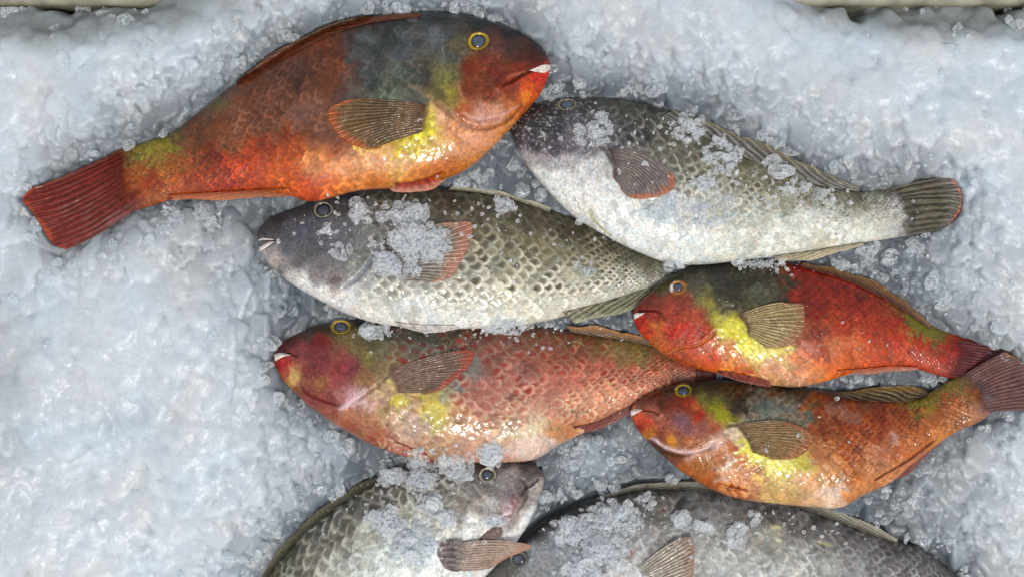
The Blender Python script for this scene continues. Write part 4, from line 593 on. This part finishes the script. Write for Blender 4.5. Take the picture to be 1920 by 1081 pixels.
# the grid of the bed, world metres
NX, NY = 1500, 1010
gx = np.linspace(-.50, .50, NX); gy = np.linspace(-.42, .25, NY); GXX, GYY = np.meshgrid(gx, gy)
def w2p(X, Y, z=.015): k = (H - z) / H; return 960 + X / S / k, 540.5 - Y / S / k
PXG, PYG = w2p(GXX, GYY); HB = zat(BASE, PXG, PYG); WG = zat(W2, PXG, PYG)
smooth_ = 1 - sst(.02, .22, WG); 
HT = HB - .004; ID = np.zeros(HB.shape) + .5; dx = gx[1] - gx[0]
def chips(n, r0, r1, amp, tilt, thick, seed):
    R = np.random.default_rng(seed)
    cx = R.uniform(gx[0], gx[-1], n); cy = R.uniform(gy[0], gy[-1], n); r = r0 + (r1 - r0) * R.random(n) ** 2
    for k in range(n):
        rr = r[k]; m = int(rr * 1.35 / dx) + 2
        j = int((cx[k] - gx[0]) / dx); i = int((cy[k] - gy[0]) / dx)
        i0, i1, j0, j1 = max(0, i - m), min(NY, i + m + 1), max(0, j - m), min(NX, j + m + 1)
        if i1 <= i0 or j1 <= j0: continue
        X = gx[j0:j1][None] - cx[k]; Y = gy[i0:i1][:, None] - cy[k]
        zc = HB[min(max(i, 0), NY - 1), min(max(j, 0), NX - 1)]; sm = smooth_[min(max(i, 0), NY - 1), min(max(j, 0), NX - 1)]
        A = 1 - .62 * sm
        th = np.arctan2(Y, X); p1, p2, p3 = R.random(3) * 6.28; e = .9 + R.random() * .5
        q = np.hypot(X * e, Y / e) / (rr * (1 + .14 * np.sin(2 * th + p1) + .10 * np.sin(3 * th + p2) + .05 * np.sin(7 * th + p3)))
        tx, ty = R.normal(0, tilt, 2) * A; ty -= tilt * .3
        z = zc + (R.random() - .62) * amp * A + tx * X + ty * Y + thick * rr * (np.sqrt(np.clip(1 - q ** 3.2, 0, 1)) - .6)
        sub = HT[i0:i1, j0:j1]; ok = (q < 1) & (z > sub); sub[ok] = z[ok]; ID[i0:i1, j0:j1][ok] = R.random()
chips(7000, .005, .016, .0050, .14, .16, 1)
chips(24000, .0028, .0085, .0046, .20, .26, 2)
chips(22000, .0012, .0036, .0042, .22, .40, 3)
for _ in range(2):
    K = np.pad(HT, 1, mode='edge'); HT = (K[1:-1, 1:-1] * 4 + K[:-2, 1:-1] + K[2:, 1:-1] + K[1:-1, :-2] + K[1:-1, 2:]) / 8
K3 = HT.copy()
for ax in (0, 1):
    for _ in range(2): K3 = sum(np.roll(K3, s_, ax) for s_ in range(-3, 4)) / 7
ks = .30 + .56 * smooth_; HT = HT * (1 - ks) + K3 * ks
HT += (fbm(GXX * 700, GYY * 700, 3, 1) - .5) * .0004
# keep the ice below every fish top
zfish = zat(np.where(ZM > -1, ZM, 9), PXG, PYG); infish = zat(boxblur(MASK, 2, 1), PXG, PYG)
HT = np.where(infish > .9, np.minimum(HT, zat(np.where(MASK > 0, MZ, 0), PXG, PYG) - .009), HT)
# white frost against grey: wet ice, and shade painted in near the fish
wet = zat(boxblur(MASK, 26, 3), PXG, PYG)  # closeness to the fish, drives both wetness and painted shade
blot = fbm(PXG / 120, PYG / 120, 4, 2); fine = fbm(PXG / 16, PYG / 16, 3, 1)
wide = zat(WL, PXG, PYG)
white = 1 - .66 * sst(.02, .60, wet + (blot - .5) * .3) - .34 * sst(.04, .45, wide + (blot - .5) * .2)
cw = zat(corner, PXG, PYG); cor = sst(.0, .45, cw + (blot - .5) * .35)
dark_pts = [(20, 760, 60, 200, .28), (250, 790, 120, 60, .16), (560, 660, 60, 110, .25), (1100, 190, 260, 60, .22), (1000, 300, 90, 60, .3), (1690, 960, 180, 110, .25), (1500, 20, 120, 30, .15), (1700, 500, 200, 110, .18)]  # extra grey patches, some of them shade painted into gaps beside the fish
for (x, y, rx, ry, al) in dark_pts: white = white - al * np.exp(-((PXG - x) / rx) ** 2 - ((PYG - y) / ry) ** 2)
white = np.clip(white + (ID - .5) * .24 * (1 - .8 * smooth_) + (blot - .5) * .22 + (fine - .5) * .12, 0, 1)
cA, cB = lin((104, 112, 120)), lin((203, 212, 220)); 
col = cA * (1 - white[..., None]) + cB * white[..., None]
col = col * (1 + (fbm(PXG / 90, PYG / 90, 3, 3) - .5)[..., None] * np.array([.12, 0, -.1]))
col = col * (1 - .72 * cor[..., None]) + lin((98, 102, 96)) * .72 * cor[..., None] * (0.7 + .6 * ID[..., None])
col = np.clip(col, .02, .88)
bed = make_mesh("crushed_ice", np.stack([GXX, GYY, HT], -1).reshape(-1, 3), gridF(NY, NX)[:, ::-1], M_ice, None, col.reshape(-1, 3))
tag(bed, "bed of white and grey crushed ice", "ice", kind="structure")

# ------------------------------------------------------------------ display tray
def box_obj(name, x0, x1, y0, y1, z0, z1, mat, parent, bev=.004):
    import bmesh
    bm = bmesh.new(); bmesh.ops.create_cube(bm, size=1)
    for v in bm.verts: v.co = ((x0 + x1) / 2 + v.co.x * (x1 - x0), (y0 + y1) / 2 + v.co.y * (y1 - y0), (z0 + z1) / 2 + v.co.z * (z1 - z0))
    bmesh.ops.bevel(bm, geom=bm.edges[:], offset=bev, segments=3, affect='EDGES', profile=.5)
    me = bpy.data.meshes.new(name); bm.to_mesh(me); bm.free(); me.materials.append(mat)
    for p in me.polygons: p.use_smooth = True
    o = bpy.data.objects.new(name, me); SC.collection.objects.link(o); o.parent = parent; o.matrix_parent_inverse = parent.matrix_world.inverted(); return o
tray = bpy.data.objects.new("display_tray", None); SC.collection.objects.link(tray); tray.location = (0, 0, -.085); tray.matrix_world.translation = (0, 0, -.085)
bpy.context.view_layer.update()
tag(tray, "pale olive tray rim peeping out beyond the ice along the top edge", "tray")
YT = .2078
box_obj("tray_floor", -.515, .515, -.435, YT + .022, -.085, -.075, M_tray, tray, .002)
box_obj("wall", -.53, .53, YT, YT + .02, -.0745, .022, M_tray, tray)
box_obj("wall", -.53, .53, -.445, -.425, -.0745, .010, M_tray, tray)
box_obj("wall", -.53, -.505, -.4245, YT - .0005, -.0745, .016, M_tray, tray)
box_obj("wall", .505, .53, -.4245, YT - .0005, -.0745, .016, M_tray, tray)

# ------------------------------------------------------------------ loose ice
import bmesh
def ico(sub):
    bm = bmesh.new(); bmesh.ops.create_icosphere(bm, subdivisions=sub, radius=1)
    V = np.array([v.co[:] for v in bm.verts]); F = np.array([[v.index for v in f.verts] for f in bm.faces]); bm.free(); return V, F
IV, IF = ico(2); IV1, IF1 = ico(1)
def lump(c, r, R, flat=.55, low=False):
    V, F = (IV1, IF1) if low else (IV, IF)
    d = R.normal(size=(5, 3)); d /= np.linalg.norm(d, axis=1)[:, None]
    h = R.uniform(.45, .85, 5); s = np.ones(len(V)); W_ = V.copy()
    for k in range(5):                                # cut flats
        t = W_ @ d[k]; W_ = W_ - np.maximum(t - h[k], 0)[:, None] * d[k] * .9
    W_ = W_ * (1 + .10 * R.normal(size=(len(V), 1)))
    ax = R.uniform(.7, 1.35); W_ = W_ * np.array([ax, 1 / ax, flat * R.uniform(.7, 1.3)])
    a = R.uniform(0, 6.28); ca, sa = math.cos(a), math.sin(a); tl = R.normal(0, .3)
    M = np.array([[ca, -sa, 0], [sa, ca, 0], [0, 0, 1]]) @ np.array([[1, 0, 0], [0, math.cos(tl), -math.sin(tl)], [0, math.sin(tl), math.cos(tl)]])
    return (W_ * r) @ M.T + c, F
def flake(c, r, R):                                       # thin rounded plate of ice with a ragged outline
    th = np.arctan2(IV[:, 1], IV[:, 0]); p = R.random(4) * 6.28
    k = 1 + .16 * np.sin(2 * th + p[0]) + .12 * np.sin(3 * th + p[1]) + .07 * np.sin(5 * th + p[2]) + .05 * np.sin(9 * th + p[3])
    e = R.uniform(.8, 1.25); W_ = IV * np.array([e, 1 / e, R.uniform(.16, .34)]); W_[:, :2] *= k[:, None]
    W_[:, 2] += .10 * np.sin(W_[:, 0] * 3 + p[0]) + .03 * R.normal(size=len(IV)); tx, ty = R.normal(0, .28, 2)
    W_[:, 2] += W_[:, 0] * tx + W_[:, 1] * ty; return W_ * r + c, IF
def lumps(name, items, mat, R, parent=None, low=False):
    Vs, Fs, k = [], [], 0
    for (c, r, fl) in items:
        V, F = lump(c, r, R, fl, low) if fl > 0 else flake(c, r, R); Vs.append(V); Fs.append(F + k); k += len(V)
    return make_mesh(name, np.concatenate(Vs), np.concatenate(Fs), mat, parent, smooth=False)
ICEZ = np.full((GH, GW), -9.0); splat(PXG[::1].ravel(), PYG.ravel(), HT.ravel(), ICEZ)
TOP = np.maximum(ZM, ICEZ)
def topz(x, y): return float(zat(TOP, x, y))
R = np.random.default_rng(11)
def clump(x, y, rx, ry, n, label, rmin=2.2, rmax=7, mat=None, big=0, layers=1.0):
    it = []
    n = int(n * .62); rmax *= 1.35
    for k in range(n):
        a = R.uniform(0, 6.28); q = math.sqrt(R.random()); px = x + rx * q * math.cos(a); py = y + ry * q * math.sin(a)
        r = rmin + (rmax - rmin) * R.random() ** 1.6; lay = R.random() * layers * (1 - q) * min(rx, ry) * .28
        z = topz(px, py) + (r * .30 + lay) * S; it.append((P(px, py, z), r * S * (1 if k % 3 else 1.5), .6 if k % 3 else -1))
    for k in range(big):
        px = x + R.uniform(-.4, .4) * rx; py = y + R.uniform(-.4, .4) * ry; r = rmax * R.uniform(1.4, 2.0)
        it.append((P(px, py, topz(px, py) + r * .3 * S), r * S, -1))
    o = lumps("ice_clump", it, mat or M_frost, R); tag(o, label, "ice", "ice clumps lying on the fish"); return o
CL = [
 (1288,240,34,26,110,"rounded ice clump just behind the shoulder of the upper right grey fish",2,5,2),
 (1356,292,36,34,150,"largest ice clump on the upper right grey fish, beside its dorsal fin",2,5,2),
 (1112,246,36,30,60,"ice clump on the gill cover of the upper right grey fish, above its side fin",2,6,1),
 (1122,216,18,8,16,"short bar of ice behind the eye of the upper right grey fish",3,6,0),
 (1250,395,46,26,90,"pale ice patch below the tip of the side fin of the upper right grey fish",2,6,2),
 (1330,395,60,28,90,"thin ice patch on the flank of the upper right grey fish",2,5,1),
 (1318,340,28,18,45,"ice cluster above the side fin tip of the upper right grey fish",2,5,1),
 (1455,315,24,16,22,"ice grains under the upper right grey fish's dorsal fin, next to its largest clump",3,8,1),
 (1490,350,26,14,16,"rounded ice grains below the dorsal fin of the upper right grey fish",4,8,0),
 (1560,368,30,14,20,"ice grains near the rear end of the dorsal fin of the upper right grey fish",3,7,0),
 (1425,492,50,9,70,"white crust of ice between the belly of the upper fish and the small red fish",2,5,0),
 (790,455,56,34,150,"big ice heap on the side fin of the middle grey fish",2.5,8,5),
 (725,495,22,24,46,"ice lump at the root of the side fin of the middle grey fish",3,8,2),
 (768,400,34,22,50,"ice cluster above the side fin of the middle grey fish",2.5,7,2),
 (690,395,38,26,34,"scattered ice pieces behind the eye of the middle grey fish",3,8,1),
 (612,437,18,10,8,"two small ice pieces on the cheek of the middle grey fish below its eye",4,7,0),
 (640,470,20,16,16,"ice pieces on the lower cheek of the middle grey fish",3,7,0),
 (765,505,26,14,40,"ice patch at the lower edge of the side fin of the middle grey fish",2,6,1),
 (942,384,20,15,34,"single round ice lump on the upper back of the middle grey fish",2.5,6,1),
 (1100,494,26,16,30,"ice patch on the rear flank of the middle grey fish",2,5,0),
 (955,612,46,14,90,"ice crust below the belly of the middle grey fish, touching the pinkish fish",2,6,1),
 (704,618,30,15,50,"ice clump just behind the eye of the pinkish red fish",2.5,6,2),
 (1262,500,16,9,60,"small ice clump wedged between three fish above the small red fish",2,5,0),
 (1090,412,14,8,20,"tiny ice clump where the upper grey fish overlaps the middle grey fish",2,5,0),
 (786,868,22,30,60,"upright ice piece hanging from the belly of the pinkish fish at the left",2.5,7,3),
 (850,868,40,14,80,"ice crust along the lower belly of the pinkish red fish",2.5,7,2),
 (918,852,22,22,40,"chunky ice piece under the belly of the pinkish fish, above the bottom fish's eye",3,8,3),
 (730,890,26,16,40,"ice on the back of the bottom grey fish, furthest left of its clumps",3,8,2),
 (790,898,34,18,60,"ice clump on the back of the bottom grey fish below the pinkish belly",3,8,2),
 (862,888,26,12,34,"row of ice bits left of the bottom grey fish's eye",3,7,1),
 (722,968,28,24,70,"broad white ice patch on the flank of the bottom grey fish",2.5,7,3),
 (806,945,20,18,44,"compact ice patch on the shoulder of the bottom grey fish",2.5,7,2),
 (836,966,18,14,34,"small ice patch behind the cheek of the bottom grey fish",2.5,6,1),
 (770,1020,50,40,130,"large pale ice patch on the belly of the bottom grey fish",2.5,7,3),
 (930,978,16,8,40,"thin ice sliver on the chin of the bottom grey fish",2.5,6,1),
 (1068,992,34,28,90,"ice pieces on the head of the dark bottom right fish",3,9,3),
 (1150,975,52,34,190,"largest heap of ice on the nape of the dark bottom right fish",2.5,7,3),
 (1135,1030,40,28,110,"lower ice heap on the shoulder of the dark bottom right fish",3,8,3),
 (1100,1062,36,20,60,"ice at the gill of the dark bottom right fish on the picture's edge",3,8,2),
 (1215,940,18,14,24,"a few ice grains on the upper back of the dark bottom right fish",3,6,0),
 (1276,972,18,16,30,"ice pieces on the back of the dark bottom right fish, right of the big heap",3,8,1),
 (1322,984,22,10,18,"flat ice pieces on the back of the dark bottom right fish",3,8,1),
 (1378,1000,20,22,40,"rounded ice patch on the mid flank of the dark bottom right fish",3,7,1),
 (1412,968,16,12,16,"faint ice bits on the back of the dark bottom right fish below the orange fish",3,6,0),
]
for (x, y, rx, ry, n, lb, a, b_, big) in CL: clump(x, y, rx, ry, n, lb, a, b_, None, big)
# grains sprinkled over the fish and the bed: nobody could count them
it = []
for (x, y, sx, sy, n) in [(1400,360,170,70,240),(1200,260,90,50,60),(1030,250,50,40,26),(1560,390,90,30,50),(720,440,120,70,130),(900,400,120,40,60),(960,470,150,60,60),(640,400,90,40,30),(1700,390,60,25,14),
    (900,640,200,20,40),(850,850,160,18,140),(750,900,150,30,120),(780,990,140,60,240),(1130,1000,120,60,300),(1320,1000,200,50,170),(1500,1010,150,40,50),(1430,500,90,14,40),(960,618,90,12,60),(700,620,60,14,30),(820,615,40,6,8),(1580,640,120,50,14),(1350,600,120,60,8),(1500,800,140,70,10),(1120,440,100,40,26)]:
    for k in range(n):
        px = R.normal(x, sx * .5); py = R.normal(y, sy * .5)
        if zat(MASK, px, py) < .5 or px < -10 or px > 1930 or py > 1095: continue
        r = 1.0 + 5.0 * R.random() ** 3; it.append((P(px, py, topz(px, py) + r * .3 * S), r * S, .7))
g1 = lumps("ice_grain", it, M_chip, R, low=True); tag(g1, "fine wet grains of ice sprinkled over the fish", "ice", kind="stuff")
Vs, Fs, k, cnt = [], [], 0, 0
while cnt < 1200:
    px, py = R.uniform(-200, 2120), R.uniform(-30, 1500)
    w = zat(WM, px, py); c_ = zat(corner, px, py)
    if zat(MASK, px, py) > .02: continue
    if R.random() > .012 + 1.7 * max(0, min(w, .6) - .04) + c_ * .5: continue
    if fbm(np.array([px / 45]), np.array([py / 45]), 2, 1)[0] < .42 + .25 * R.random(): continue
    r = 2.5 + 15 * R.random() ** 2
    if w > .3: r *= .8
    V, F = flake(P(px, py, topz(px, py) + r * .02 * S), r * S, R); Vs.append(V); Fs.append(F + k); k += len(V); cnt += 1
g2 = make_mesh("ice_flake", np.concatenate(Vs), np.concatenate(Fs), M_flake, None); tag(g2, "loose glassy ice flakes on the ice bed around the fish", "ice", kind="stuff")
